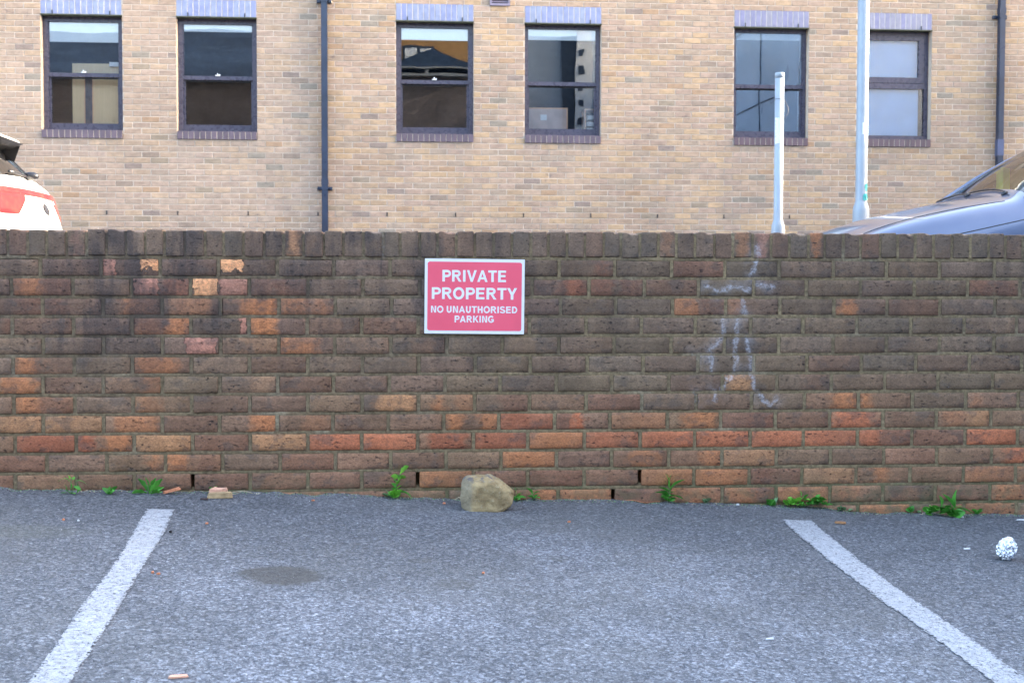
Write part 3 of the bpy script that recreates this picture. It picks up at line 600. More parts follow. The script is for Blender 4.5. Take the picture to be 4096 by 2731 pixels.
def brick_data(kind, L, Hh, D, matn, seed):
    key = (kind, seed, matn)
    if key not in W_BRICK:
        me = brick_mesh(L, Hh, D, seed); me.materials.append(M[matn]); W_BRICK[key] = me
    return W_BRICK[key]

def row_joints(c):
    base = A_JOINTS if c % 2 else B_JOINTS
    s = ROW_SHIFT[c]; out = []
    J = list(base)
    while J[0] > -4.2: J.insert(0, J[0] - 0.2205)
    while J[-1] < 5.4: J.append(J[-1] + 0.2195)
    ax = (-0.99, 0.64, 2.09)
    for x in J:
        if x < ax[0]: d = s[0]
        elif x < ax[1]: d = s[0] + (s[1] - s[0]) * (x - ax[0]) / (ax[1] - ax[0])
        elif x < ax[2]: d = s[1] + (s[2] - s[1]) * (x - ax[1]) / (ax[2] - ax[1])
        else: d = s[2]
        out.append(x + d)
    return out
def row_z(c): return 0.9678 - 0.075 * c
def set_patch(o, pc=(0, 0, 0), p=(0, 0, 0), e=(0.015, -1.0, 0.0), s=''):
    o['patch_colour' + s] = pc; o['patch' + s] = p; o['patch_edge' + s] = e
def dark_tone(c, x, r):
    """weathered skin: bluish black near the top, brown-grey lower down"""
    k = min(1, max(0, (c - 1) / 9.0))
    top = Vector((0.212, 0.134, 0.090)); mid = Vector((0.252, 0.158, 0.096)); low = Vector((0.32, 0.170, 0.094))
    t = top.lerp(mid, min(1, k * 1.6)) if k < .62 else mid.lerp(low, (k - .62) / .38 * r.uniform(.3, 1))
    if x < -0.3 and c < 5: t = t.lerp(Vector((0.185, 0.105, 0.072)), .4)
    if x > 0.6 and c < 8: t = t.lerp(Vector((0.190, 0.130, 0.080)), .5)
    g = r.uniform(0.86, 1.14)
    return Vector((t.x * g * r.uniform(.96, 1.06), t.y * g, t.z * g * r.uniform(.95, 1.05)))
mort = MB(); rest = MB(); br = random.Random(11)
n_bricks = 0
def in_chalk(x, z): return 1.05 < x < 1.60 and z > 0.25 or -0.45 < x < -0.2 and z > .9
for c in range(1, 16):
    J = row_joints(c); z = row_z(c)
    for i in range(len(J) - 1):
        x0, x1 = J[i], J[i + 1]; cx = (x0 + x1) / 2; L = x1 - x0 - 0.0110
        zc = z + 0.0015 * fbm(cx * .8, c * 1.3, 0, 2) + br.uniform(-.0008, .0008)
        hidden = zc + 0.033 < ground_z(cx, 5.165) - .012
        if hidden and zc + .033 < ground_z(cx, 5.165) - .06: continue
        if not (-1.72 < cx < 2.62) or hidden:
            rest.bbox(x0 + .0052 - wloc.x, x1 - .0052 - wloc.x, -.001, 0.1, zc - .0325, zc + .0325, .003); continue
        sd = br.randrange(10); mat = 'wall_brick_chalked' if in_chalk(cx, zc) else 'wall_brick'
        me = brick_data('stretcher', 0.2095, 0.0650, 0.10, mat, sd)
        o = bpy.data.objects.new('brick', me)
        o.location = (cx - wloc.x, br.uniform(-.002, .0022), zc)
        sx = L / 0.2095 * (1 if br.random() < .5 else 1)
        o.scale = (sx, 1, br.uniform(.985, 1.02)); o.rotation_euler = (br.uniform(-.012, .012), br.uniform(-.004, .004), br.uniform(-.008, .008))
        tone = dark_tone(c, cx, br)
        best = None; tint = None; second = None
        for (pc, a, b, code, s) in PATCHES:
            if pc != c: continue
            lo, hi = max(a, x0), min(b, x1)
            if hi - lo > 0.012:
                w = (hi - lo) * s
                if code == 'r' and (hi - lo) > .13: tint = (code, s); continue
                q_ = (w, lo, hi, code, s)
                if best is None: best = q_
                elif w > best[0]: second = best; best = q_
                elif second is None or w > second[0]: second = q_
        if tint:
            tt = Vector(TONES[tint[0]]); tone = tone.lerp(tt, .75 * tint[1])
        full = best and (best[2] - best[1]) > 0.17
        if full and best[3] in 'RKTO':
            tone = tone.lerp(Vector(TONES[best[3]]), 0.72 * best[4])
            set_patch(o, TONES[best[3]], (br.uniform(-.05, .05), br.uniform(.04, .10), .5 * best[4]), (0.03, -1, 0))
        elif best:
            sharp = best[3] in 'SP'
            # neighbouring skin keeps a little of the warm body colour
            if not sharp: tone = tone.lerp(Vector(TONES[best[3]]), 0.10 * best[4])
            set_patch(o, TONES[best[3]], (((best[1] + best[2]) / 2 - cx) / sx, (best[2] - best[1]) / 2 / sx, min(1, best[4]) * (1 if sharp else .85)),
                      (0.002 if sharp else 0.024, (-0.012 if best[3] == 'S' and c == 1 else -1.0), 0.9 if sharp else 0.0))
        else: set_patch(o)
        set_patch(o, s='_b')
        if second and not full:
            sh = second[3] in 'SP'
            set_patch(o, TONES[second[3]], (((second[1] + second[2]) / 2 - cx) / sx, (second[2] - second[1]) / 2 / sx, min(1, second[4])), (0.002 if sh else 0.02, (-0.012 if second[3] == 'S' and c == 1 else -1.0), 0.9 if sh else 0.0), '_b')
        o.color = (tone.x, tone.y, tone.z, 1)
        o.parent = wall; COL.objects.link(o); n_bricks += 1
    # mortar: perpends per joint, except where a joint stands open
    for x in J:
        if any(abs(x - ox) < .05 and abs(z - oz) < .035 for ox, oz in OPEN_JOINTS):
            mort.box(x - .0056 - wloc.x, x + .0056 - wloc.x, .055, .09, z - .034, z + .034)
            k = br.uniform(.25, .5)
            mort.box(x - .0056 - wloc.x, x + .0056 - wloc.x, .008, .06, z - .034, z - .034 + .068 * k * .4)
            continue
        dpt = br.uniform(.0006, .0040)
        mort.box(x - .0068 - wloc.x, x + .0068 - wloc.x, dpt, .09, z - .0335, z + .0335)
rest_o = rest.build('brickwork_beyond_view', M['core'], wall); rest_o['kind'] = 'stuff'
rest_o.data.materials.clear(); rest_o.data.materials.append(simple('plain_wall_brick', (0.15, 0.12, 0.10), .9, var=.35, scale=7, bump=.002))
# bed joints as slightly wavy strips with uneven depth
def bed(z0, z1, x0=-4.2, x1=5.4, step=.03):
    n = int((x1 - x0) / step); vs = []; fs = []
    for i in range(n + 1):
        x = x0 + (x1 - x0) * i / n; d = .0024 + .0018 * fbm(x * 9, z0 * 40, 0, 3)
        w = .0010 * fbm(x * 17, z0 * 31, 4, 2)
        vs += [(x - wloc.x, .09, z0 - .001), (x - wloc.x, d + .001, z0 - .001 + w), (x - wloc.x, d, (z0 + z1) / 2), (x - wloc.x, d + .001, z1 + .001 + w), (x - wloc.x, .09, z1 + .001)]
    for i in range(n):
        for k in range(4):
            a = i * 5 + k; fs.append((a, a + 5, a + 6, a + 1))
    mort.add(vs, fs)
for c in range(1, 16):
    z = row_z(c); bed(z - .0438, z - .0312)
bed(0.9253, 0.9375)
# upright coping bricks
CJ = list(COPING)
while CJ[0] > -4.2: CJ.insert(0, CJ[0] - .0735)
while CJ[-1] < 5.4: CJ.append(CJ[-1] + .0735)
cop_rest = MB()
for i in range(len(CJ) - 1):
    x0, x1 = CJ[i], CJ[i + 1]; cx = (x0 + x1) / 2; w = x1 - x0 - br.uniform(.008, .012)
    top = 1.036 + br.uniform(-.003, .002); hgt = 0.0985
    if not -1.72 < cx < 2.62:
        cop_rest.bbox(x0 + .005 - wloc.x, x1 - .005 - wloc.x, -.003, .212, .939, 1.036, .004); continue
    sd = br.randrange(6); mat = 'wall_brick_chalked' if in_chalk(cx, 1.0) else 'wall_brick'
    key = ('coping', sd, mat)
    if key not in W_BRICK:
        r = random.Random(100 + sd); bm = bmesh.new(); bmesh.ops.create_cube(bm, size=1)
        for v in bm.verts: v.co = Vector((v.co.x * .064, v.co.y * .213 + .1065, v.co.z * .0985))
        bmesh.ops.bevel(bm, geom=[e for e in bm.edges], offset=.0045, segments=2, profile=.6, affect='EDGES')
        bmesh.ops.subdivide_edges(bm, edges=[e for e in bm.edges if e.calc_length() > .03], cuts=3, use_grid_fill=True)
        for v in bm.verts:
            q = v.co * 60 + Vector((sd * 7, 0, 0)); k = .0016 if abs(v.co.z) < .044 else .0026
            v.co += Vector((noise.noise(q), noise.noise(q + Vector((9, 0, 0))), noise.noise(q + Vector((0, 9, 0))))) * k
        if sd in (1, 4):      # a chipped upper arris
            for v in bm.verts:
                if v.co.z > .04 and v.co.y < .01 and v.co.x > (-.01 if sd == 1 else .012): v.co.z -= .007; v.co.y += .004
        me = bpy.data.meshes.new('coping_brick'); bm.to_mesh(me); bm.free(); smooth(me); me.materials.append(M[mat]); W_BRICK[key] = me
    o = bpy.data.objects.new('coping_brick', W_BRICK[key])
    o.location = (cx - wloc.x, br.uniform(-.004, .001), top - hgt / 2); o.scale = (w / .064, 1, 1)
    o.rotation_euler = (br.uniform(-.01, .01), br.uniform(-.012, .012), 0)
    tone = Vector((0.212, 0.138, 0.090)) * br.uniform(.88, 1.12); set_patch(o); set_patch(o, s='_b')
    if br.random() < .3: tone = tone.lerp(Vector((0.180, 0.130, 0.088)), .7)
    for (pc, a, b, code, s) in PATCHES:
        if pc == 0 and a - .01 < cx < b + .02:
            if code == 'r': tone = tone.lerp(Vector(TONES['r']), .5 * s); continue
            set_patch(o, TONES[code], (0, .018, .6 * s), (.014, -1, 0))
    o.color = (tone.x, tone.y, tone.z, 1); o.parent = wall; COL.objects.link(o)
for i, x in enumerate(CJ):
    t0 = br.uniform(1.022, 1.034); d = br.uniform(.0005, .005)
    mort.box(x - .0065 - wloc.x, x + .0065 - wloc.x, d, .205, .935, t0)
co = cop_rest.build('coping_beyond_view', rest_o.data.materials[0], wall); co['kind'] = 'stuff'
mo = mort.build('mortar', M['mortar'], wall)
core = MB().box(-4.2 - wloc.x, 5.4 - wloc.x, .088, .205, -.3, .93); core.build('wall_core', M['core'], wall)

# ================================================================== THE OFFICE BUILDING
BA = 0.007473; BO = Vector((-3.87325 * math.cos(BA), 17.534 - 3.87325 * math.sin(BA), 1.7598))
bld = empty('office_building', BO, BA)
tag(bld, 'pale tan brick office building with a row of dark framed windows under blue brick lintels', 'building')
WINS = [(-.805, .215), (.90, 1.922), (3.72, 4.737), (5.412, 6.43), (8.222, 9.243), (9.925, 10.945)]
ZB, ZT = 1.056, 2.525            # opening
SB, LT = 0.950, 2.742            # sill underside, lintel top
VENT = (4.95, 5.215, 2.7375, 2.9475)
holes = [(a, b, SB, LT) for a, b in WINS] + [VENT]
holes += [(a + 3.0 * 0, b, SB + 3.0, LT + 3.0) for a, b in WINS]
RX0, RX1, RZ0, RZ1 = -5.0, 14.0, -1.6, 4.2
REV = 0.115
BT = [(0.465, 0.36, 0.285), (0.48, 0.375, 0.30), (0.44, 0.345, 0.285), (0.50, 0.385, 0.28), (0.42, 0.345, 0.285), (0.455, 0.355, 0.30), (0.53, 0.40, 0.275)]
DK = [(0.35, 0.28, 0.24), (0.365, 0.30, 0.24), (0.33, 0.295, 0.26), (0.46, 0.32, 0.225), (0.32, 0.26, 0.24)]
bb = random.Random(5)
def b_tone(x, z):
    n = fbm(x * .55, z * .7, 3, 3)
    if bb.random() < (.05 if n < 0 else .11): d_ = DK[bb.randrange(len(DK))]; return (d_[0] * .78, d_[1] * .735, d_[2] * .65)
    a = Vector(BT[bb.randrange(len(BT))]); g = bb.uniform(.93, 1.06) * (1 - .06 * max(0, n))
    if x < 2.8: a = a.lerp(Vector((0.47, 0.385, 0.335)), .45)
    return (a.x * g * .82, a.y * g * .745, a.z * g * .655)
cells = []
r0 = int(round((RZ0) / .075)); r1 = int(round(RZ1 / .075))
for r in range(r0, r1):
    z0 = r * .075 - .0325; z1 = r * .075 + .0325; off = 0 if r % 2 == 0 else .1125
    x = math.floor((RX0 - off) / .225) * .225 + off
    while x < RX1:
        segs = [(x + .005 + bb.uniform(-.002, .002), x + .220 + bb.uniform(-.002, .002))]
        for ha, hb, hz0, hz1 in holes:
            if z1 > hz0 + .003 and z0 < hz1 - .003:
                ns = []
                for a, b in segs:
                    if b <= ha - .002 or a >= hb + .002: ns.append((a, b)); continue
                    if a < ha - .03: ns.append((a, ha - .001))
                    if b > hb + .03: ns.append((hb + .001, b))
                segs = ns
        for a, b in segs:
            if b - a > .03: cells.append((a, b, z0, z1))
        x += .225
# pieces that show largest (nearest) become single parts, the rest one mass
def seen(a, b, z): 
    cx = (a + b) / 2; return -1.30 < cx < 12.1 and -0.20 < z < 2.80
vis = [cl for cl in cells if seen(cl[0], cl[1], cl[2]) and cl[1] - cl[0] > .18]
vis.sort(key=lambda q: (q[0] - .0) ** 2 * .2 + abs(q[0]) + (q[2] - .9) ** 2 * .02)
single = set(vis[:296])
bmeshes = []
for s in range(5):
    r = random.Random(s); m_ = MB(); m_.bbox(-.1075, .1075, 0, .09, -.0325, .0325, .003 + r.random() * .001)
    me = bpy.data.meshes.new('brick_shape'); me.from_pydata(m_.v, [], m_.f); me.update(); me.materials.append(M['b_obj']); bmeshes.append(me)
rest = MB()
for cl in cells:
    a, b, z0, z1 = cl; tn = b_tone((a + b) / 2, z0); pr = bb.uniform(-.0015, .0015)
    if cl in single:
        o = bpy.data.objects.new('brick', bmeshes[bb.randrange(5)])
        o.location = ((a + b) / 2, pr, (z0 + z1) / 2); o.scale = ((b - a) / .215, 1, 1); o.color = (*tn, 1)
        o.parent = bld; COL.objects.link(o)
    else:
        n = len(rest.f); rest.bbox(a, b, pr, .09, z0, z1, .003); rest.c += [tn] * (len(rest.f) - n)
ro = rest.build('brickwork', M['b_attr'], bld); ro['kind'] = 'stuff'
# mortar bed sheet and the wall body with openings
def sheet_with_holes(x0, x1, z0, z1, hs):
    xs = sorted({x0, x1} | {h[0] for h in hs} | {h[1] for h in hs}); zs = sorted({z0, z1} | {h[2] for h in hs} | {h[3] for h in hs}); out = []
    for i in range(len(xs) - 1):
        for j in range(len(zs) - 1):
            cx, cz = (xs[i] + xs[i + 1]) / 2, (zs[j] + zs[j + 1]) / 2
            if not any(h[0] < cx < h[1] and h[2] < cz < h[3] for h in hs): out.append((xs[i], xs[i + 1], zs[j], zs[j + 1]))
    return out
mm = MB()
oh = [(a, b, ZB - .01, ZT + .01) for a, b in WINS] + [VENT] + [(a, b, ZB + 3.0, ZT + 3.0) for a, b in WINS]
for a, b, c, d in sheet_with_holes(RX0, RX1, RZ0, RZ1, [h for h in oh if h[3] < RZ1]):
    mm.box(a, b, .0045, .10, c, d)
mm.build('mortar', M['b_mortar'], bld)
mm = MB()
for a, b, c, d in sheet_with_holes(-16, 30, RZ0, 6.6, oh): mm.box(a, b, .102, .30, c, d)
mm.build('wall', M['cream_brick'], bld)
# outer wall areas past the part built brick by brick
mm = MB().box(-16, RX0, .0, .10, RZ0, 6.6).box(RX1, 30, .0, .10, RZ0, 6.6)
for a, b, c, d in sheet_with_holes(RX0, RX1, RZ1, 6.6, [(w[0], w[1], ZB + 3.0, ZT + 3.0) for w in WINS]): mm.box(a, b, .0, .10, max(c, RZ1), d)
mm.build('upper_wall', M['cream_brick'], bld)
mm = MB(); mm.add([(-16.3, -.4, 6.6), (30.3, -.4, 6.6), (30.3, 10.3, 6.6), (-16.3, 10.3, 6.6), (-12, 4.8, 9), (26, 4.8, 9)], [(0, 1, 5, 4), (1, 2, 5), (2, 3, 4, 5), (3, 0, 4), (3, 2, 1, 0)])
mm.build('roof', M['slate'], bld)
MB().box(-16, -15.7, .3, 10, RZ0, 6.6).box(29.7, 30, .3, 10, RZ0, 6.6).box(-15.7, 29.7, 9.7, 10, RZ0, 6.6).build('end_wall', M['cream_brick'], bld)
# dim rooms behind the glass
MB().box(-15.7, 29.7, 5.2, 5.3, .2, 3.3).box(2.75, 2.85, .305, 5.2, .2, 3.3).box(7.2, 7.3, .305, 5.2, .2, 3.3).box(9.6, 9.7, .305, 5.2, .2, 3.3).box(-6, -5.9, .305, 5.2, .2, 3.3).build('room_wall', M['room'], bld)
MB().box(-15.7, 29.7, .305, 5.2, 3.3, 3.4).box(-15.7, 29.7, .305, 5.2, .1, .2).build('room_floor', M['room_floor'], bld)

# blue soldier lintels, sills, steel lintel edges, weeps
ler = random.Random(3)
me_l = MB().bbox(-.0325, .0325, 0, .098, -.107, .107, .002); ml = bpy.data.meshes.new('lintel_brick_shape'); ml.from_pydata(me_l.v, [], me_l.f); ml.materials.append(M['blue_brick'])
me_s = MB().bbox(-.0325, .0325, 0, .135, -.052, .052, .004); ms_ = bpy.data.meshes.new('sill_brick_shape'); ms_.from_pydata(me_s.v, [], me_s.f); ms_.materials.append(M['blue_brick'])
pale_mortar = simple('pale_mortar', (0.40, 0.375, 0.37), .9)
def weep(x, z, h=.05): MB().box(x - .0055, x + .0055, -.006, .02, z - h / 2, z + h / 2).build('weep_vent', M['black'], bld)
for wi, (a, b) in enumerate(WINS):
    n = 14; pit = (b - a) / n
    tint = (0.215, 0.24, 0.365) if wi < 4 else (0.205, 0.20, 0.285)
    for i in range(n):
        g = ler.uniform(.90, 1.10); o = bpy.data.objects.new('lintel_brick', ml)
        o.location = (a + pit * (i + .5), ler.uniform(-.001, .001), (ZT + LT) / 2 + .003); o.scale = ((pit - .012) / .065, 1, 1)
        o.color = (tint[0] * g, tint[1] * g, tint[2] * ler.uniform(.95, 1.05), 1); o.parent = bld; COL.objects.link(o)
        g = ler.uniform(.88, 1.12); o = bpy.data.objects.new('sill_brick', ms_)
        o.location = (a + pit * (i + .5), -.022, (SB + ZB) / 2 - .001); o.scale = ((pit - .008) / .065, 1, 1); o.rotation_euler = (.03, 0, 0)
        o.color = (0.115 * g, 0.085 * g, 0.105 * g, 1) if wi < 4 else (0.105 * g, 0.068 * g, 0.08 * g, 1); o.parent = bld; COL.objects.link(o)
    MB().box(a + .004, b - .004, .002, .10, ZT + .004, LT - .002).build('lintel_mortar', pale_mortar, bld)
    MB().box(a + .004, b - .004, -.016, .10, SB + .006, ZB - .008).build('sill_mortar', M['b_mortar'], bld)
    MB().box(a - .004, b + .004, -.012, .16, ZT - .012, ZT).build('steel_lintel', M['steel_lintel'], bld)
    for x in (a + .15, b - .15): weep(x, ZT + .025, .05)
for k in range(13): weep(k * .9 - .0 if k else -.003, 0.0, .055)

# windows
def sash_window(a, b, fw, blind_z, mid, latch, glassm, top_extra=0.0):
    w = empty('window', ((a + b) / 2, REV, ZB), 0, bld); W = (b - a) / 2; Ht = ZT - .012 - ZB
    f = MB()
    f.box(-W, -W + fw, 0, .07, 0, Ht).box(W - fw, W, 0, .07, 0, Ht).box(-W + fw, W - fw, 0, .07, Ht - fw, Ht).box(-W + fw, W - fw, -.006, .07, 0, .03)
    f.build('frame', M['frame'], w)
    s = MB(); i0 = -W + fw; i1 = W - fw; m = mid - ZB
    s.box(i0, i1, .012, .045, m, m + .05)                 # meeting rail, upper sash forward
    s.box(i0, i0 + .012, .02, .04, m + .05, Ht - fw).box(i1 - .012, i1, .02, .04, m + .05, Ht - fw)
    s.build('upper_sash', M['frame'], w)
    s = MB().box(i0, i0 + .028, .045, .07, .03, m).box(i1 - .028, i1, .045, .07, .03, m).box(i0, i1, .028, .07, .03, .10)
    s.build('lower_sash', M['frame'], w)
    MB().box(i0, i1, .047, .069, m - .02, m - .001).build('sash_shadow_bar', M['shadow_line'], w)  # near-black bar standing in for the shadow line below the meeting rail
    MB().box(i0 + .01, i1 - .01, .028, .032, m + .05, Ht - fw + .004).build('upper_pane', glassm, w)
    MB().box(i0 + .026, i1 - .026, .056, .060, .098, m).build('lower_pane', glassm, w)
    if latch: MB().box(-.035, .025, -.004, .02, m + .05, m + .064).box(-.012, .0, -.01, .01, m + .064, m + .085).box(.006, .03, -.004, .012, m + .064, m + .072).build('latch', M['white_plastic'], w)
    if blind_z: MB().box(i0 + .013, i1 - .013, .0385, .042, blind_z - ZB, Ht - fw).box(i0 + .013, i1 - .013, .037, .0436, blind_z - ZB - .016, blind_z - ZB).build('blind', M['blind'], w)
    if glassm is M['pane_mirror']: MB().box(i1 - .05, i1 - .026, .0625, .066, .10, m - .02).box(i1 - .036, i1 - .014, .045, .049, m + .05, Ht - fw).build('curtain_edge', M['blind'], w)
    return w
BZ = BO.z
sash_window(*WINS[0], .062, 3.975 - BZ, 3.55 - BZ - .04, True, M['pane'])
sash_window(*WINS[1], .062, 4.135 - BZ, 3.54 - BZ - .045, True, M['pane'])
sash_window(*WINS[2], .058, 4.075 - BZ, 3.54 - BZ - .055, True, M['pane'])
sash_window(*WINS[3], .045, 4.105 - BZ, 3.535 - BZ - .05, False, M['pane'])
sash_window(*WINS[4], .045, 4.155 - BZ, 3.545 - BZ - .055, False, M['pane_mirror'])
a, b = WINS[5]; w = empty('window', ((a + b) / 2, REV, ZB), 0, bld); W = (b - a) / 2; Ht = ZT - .012 - ZB
z1, z2 = 3.664 - BZ - ZB, 3.509 - BZ - ZB
MB().box(-W, -W + .05, 0, .07, 0, Ht).box(W - .05, W, 0, .07, 0, Ht).box(-W + .05, W - .05, 0, .07, Ht - .05, Ht).box(-W + .05, W - .05, -.004, .07, 0, .06).box(-W + .05, W - .05, 0, .07, z2, (z1 + z2) / 2 - .003).build('frame', M['frame'], w)
MB().box(-W + .05, -W + .13, .006, .06, (z1 + z2) / 2 + .003, Ht - .05).box(W - .13, W - .05, .006, .06, (z1 + z2) / 2 + .003, Ht - .05).box(-W + .13, W - .13, .006, .06, Ht - .11, Ht - .05).box(-W + .13, W - .13, .006, .06, (z1 + z2) / 2 + .003, z1).build('top_sash', M['frame'], w)
MB().box(-W + .12, W - .12, .03, .034, z1 - .01, Ht - .10).build('upper_pane', M['pane'], w)
MB().box(-W + .045, W - .045, .03, .034, .055, z2 + .01).build('lower_pane', M['pane'], w)
MB().box(-W + .04, W - .10, .09, .094, .05, Ht - .06).build('blind', M['blind_sky_tint'], w)  # its blue imitates sky reflected in this window
for a, b in WINS:   # upper storey, above the frame of the picture
    w = empty('window', ((a + b) / 2, REV, ZB + 3.0), 0, bld); W = (b - a) / 2; Ht = ZT - ZB
    MB().box(-W, -W + .06, 0, .07, 0, Ht).box(W - .06, W, 0, .07, 0, Ht).box(-W + .06, W - .06, 0, .07, Ht - .06, Ht).box(-W + .06, W - .06, 0, .07, 0, .06).box(-W + .06, W - .06, 0, .07, .68, .73).build('frame', M['frame'], w)
    MB().box(-W + .05, W - .05, .03, .034, .05, Ht - .05).build('pane', M['pane'], w)
# louvred vent
v0, v1, vz0, vz1 = VENT; vv = empty('louvre_vent', ((v0 + v1) / 2, 0, vz0), 0, bld); hw = (v1 - v0) / 2; hh = vz1 - vz0
MB().box(-hw, -hw + .025, -.022, .06, 0, hh).box(hw - .025, hw, -.022, .06, 0, hh).box(-hw + .025, hw - .025, -.022, .06, 0, .03).box(-hw + .025, hw - .025, -.022, .06, hh - .02, hh).build('vent_frame', M['vent'], vv)
for k in range(5):
    Mx = Matrix.Translation((0, .0, .058 + k * .031)) @ Matrix.Rotation(.75, 4, 'X')
    MB().box(-hw + .025, hw - .025, -.022, .018, -.003, .003, M=Mx).build('slat', M['vent'], vv)
MB().box(-hw + .025, hw - .025, .05, .055, .03, hh - .02).build('vent_back', M['black'], vv)

# things seen inside
def inside(name, label, cat, x, y, z):
    o = empty(name, (BO.x + x, BO.y + y, z), BA); return tag(o, label, cat)
d = empty('interior_door', (-4.018, 17.83, 1.95)); tag(d, 'pale wooden door with a narrow glazed strip seen through the leftmost window', 'door')
MB().box(-.35, .50, 0, .045, 0, 1.765).build('door_leaf', M['pine'], d)
MB().box(-.187, -.096, -.004, .0, .3, 1.625).build('glazed_strip', M['dark_panel'], d)
MB().box(-.199, -.187, -.008, .0, .29, 1.637).box(-.096, -.084, -.008, .0, .29, 1.637).box(-.187, -.096, -.008, .0, 1.625, 1.637).build('strip_beading', M['wood_edge'], d)
MB().box(.136, .40, -.05, 0, 1.725, 1.78).build('door_closer', M['white_plastic'], d)
d = empty('screen_board', (1.875, 17.86, 1.93)); tag(d, 'wood edged beige partition board seen low in the fourth window from the left', 'board')
MB().box(-.281, .255, 0, .03, 0, 1.27).build('felt_panel', M['felt'], d)
MB().box(-.281, .273, -.006, .03, 1.27, 1.288).box(.255, .273, -.006, .03, 0, 1.27).build('wood_edging', M['wood_edge'], d)
MB().box(-.096, -.01, -.004, -.001, 1.12, 1.195).build('pinned_note', M['white_plastic'], d)
d = empty('shelf_unit', (2.70, 17.95, 1.92)); tag(d, 'wooden shelf unit with pale binders at the right edge of the fourth window', 'shelf')
MB().box(-.31, -.29, 0, .3, 0, 1.30).box(.12, .14, 0, .3, 0, 1.30).box(-.29, .12, 0, .3, 1.285, 1.30).build('cabinet', M['wood_edge'], d)
for k in range(5): MB().box(-.27, .11, .02, .22, .82 + k * .085, .875 + k * .085).build('binder', M['white_plastic'], d)

# drain pipes
def downpipe(xc, w, z0, z1, brackets, label, light=None):
    o = empty('drain_pipe', (BO.x + xc * math.cos(BA), BO.y + xc * math.sin(BA), BO.z), BA)
    tag(o, label, 'drain pipe', 'square drain pipes on the office building')
    m_ = MB(); ME = Matrix.Identity(4)
    bm = bmesh.new(); bmesh.ops.create_cube(bm, size=1)
    for v in bm.verts: v.co = Vector((v.co.x * w, v.co.y * w - w / 2 - .03, (v.co.z + .5) * (z1 - z0) + z0))
    bmesh.ops.bevel(bm, geom=bm.edges[:], offset=.006, segments=2, affect='EDGES')
    me = bpy.data.meshes.new('pipe'); bm.to_mesh(me); bm.free(); me.materials.append(M['pipe']); link(bpy.data.objects.new('pipe', me), o)
    for bz in brackets:
        MB().box(-w / 2 - .006, w / 2 + .006, -w - .036, -.01, bz - .017, bz + .017).build('bracket', M['pipe'], o)
        MB().bbox(-w / 2 - .06, -w / 2 - .006, -.03, 0, bz - .022, bz + .022, .008).bbox(w / 2 + .006, w / 2 + .06, -.03, 0, bz - .022, bz + .022, .008).build('bracket_lug', M['pipe'], o)
        MB().box(-w / 2 - .004, w / 2 + .004, -w - .034, -.026, bz + .04, bz + .115).build('pipe_socket', M['pipe'], o)
    if light: MB().box(-w / 2 - .003, w / 2 + .003, -w - .033, -.027, light[0], light[1]).build('faded_sleeve', M['pipe_light'], o)
    return o
downpipe(2.795, .080, -1.5, 4.4, (.33, 2.745), 'long dark blue square drain pipe between the second and third windows')
downpipe(11.885, .082, -1.5, 4.4, (2.71,), 'dark blue square drain pipe at the far right above the blue car', (.84, 1.06))

# ================================================================== BUILDINGS BEHIND THE CAMERA (seen in the panes) AND ADDED SHADE BLOCKS
def house(name, label, x0, x1, y0, y1, zb, zt, m, ridge=None, roofm=None):
    o = empty(name, ((x0 + x1) / 2, (y0 + y1) / 2, zb)); tag(o, label, 'building'); cx, cy = (x0 + x1) / 2, (y0 + y1) / 2
    MB().box(x0 - cx, x1 - cx, y0 - cy, y1 - cy, 0, zt - zb).build('wall', m, o)
    if ridge:
        X, Y, h = (x1 - x0) / 2 + .3, (y1 - y0) / 2 + .3, zt - zb
        MB().add([(-X, -Y, h), (X, -Y, h), (X, Y, h), (-X, Y, h), (-X, 0, ridge - zb), (X, 0, ridge - zb)], [(0, 1, 5, 4), (2, 3, 4, 5), (1, 2, 5), (3, 0, 4), (3, 2, 1, 0)]).build('roof', roofm or M['slate'], o)
    return o
h1 = house('brick_terrace', 'brown brick terrace with a slate roof mirrored in the leftmost window', -32, -8.9, -20, -10, -1, 7.7, M['brown_brick'], 10.1)
h1b = house('brick_terrace', 'taller brown brick terrace with a slate roof mirrored in the second window', -8.6, -2.3, -20, -10, -1, 7.7, M['brown_brick'], 10.25)
h2 = house('brick_hall', 'low brown brick hall with a small gable mirrored in the third window', -2.1, 4.3, -16, -10, -1, 7.95, M['brown_brick'])
MB().add([(-2.0, 3.3, 9.05), (2.3, 3.3, 9.05), (.15, 3.3, 9.8), (-2.0, -3, 9.05), (2.3, -3, 9.05), (.15, -3, 9.8)], [(0, 1, 2), (3, 5, 4), (0, 2, 5, 3), (1, 4, 5, 2), (0, 3, 4, 1)]).build('gable_roof', M['slate'], h2)
MB().box(-3.2, 3.2, 3.3, 3.5, 8.86, 8.94).box(-3.2, 3.2, 3.3, 3.5, 9.10, 9.16).build('gutter', M['old_gutter'], h2)
for k in range(5): MB().box(-3.0 + k * 1.45, -2.9 + k * 1.45, 3.3, 3.45, 8.94, 9.10).build('gutter_post', M['old_gutter'], h2)
h3 = house('ochre_block', 'ochre rendered block with white framed window mirrored in the third window', -5, 5.4, -32, -22, -1, 11.3, M['ochre'])
for wx in (.51, 1.13): MB().box(wx - .22, wx + .24, 5.05, 5.1, 11.35, 11.95).build('window', M['white_render'], h3)
MB().box(.20, 1.50, 4.99, 5.03, 11.2, 12.05).build('window_surround', M['dark_panel'], h3)
h4 = house('grey_tower', 'grey clad block with a slotted white pier mirrored in the fourth window', 4.6, 9.6, -22, -12, -1, 9.7, M['clad'])
MB().box(-1.15, -.7, 5.0, 5.1, 0, 10.7).build('dark_strip', M['dark_panel'], h4)
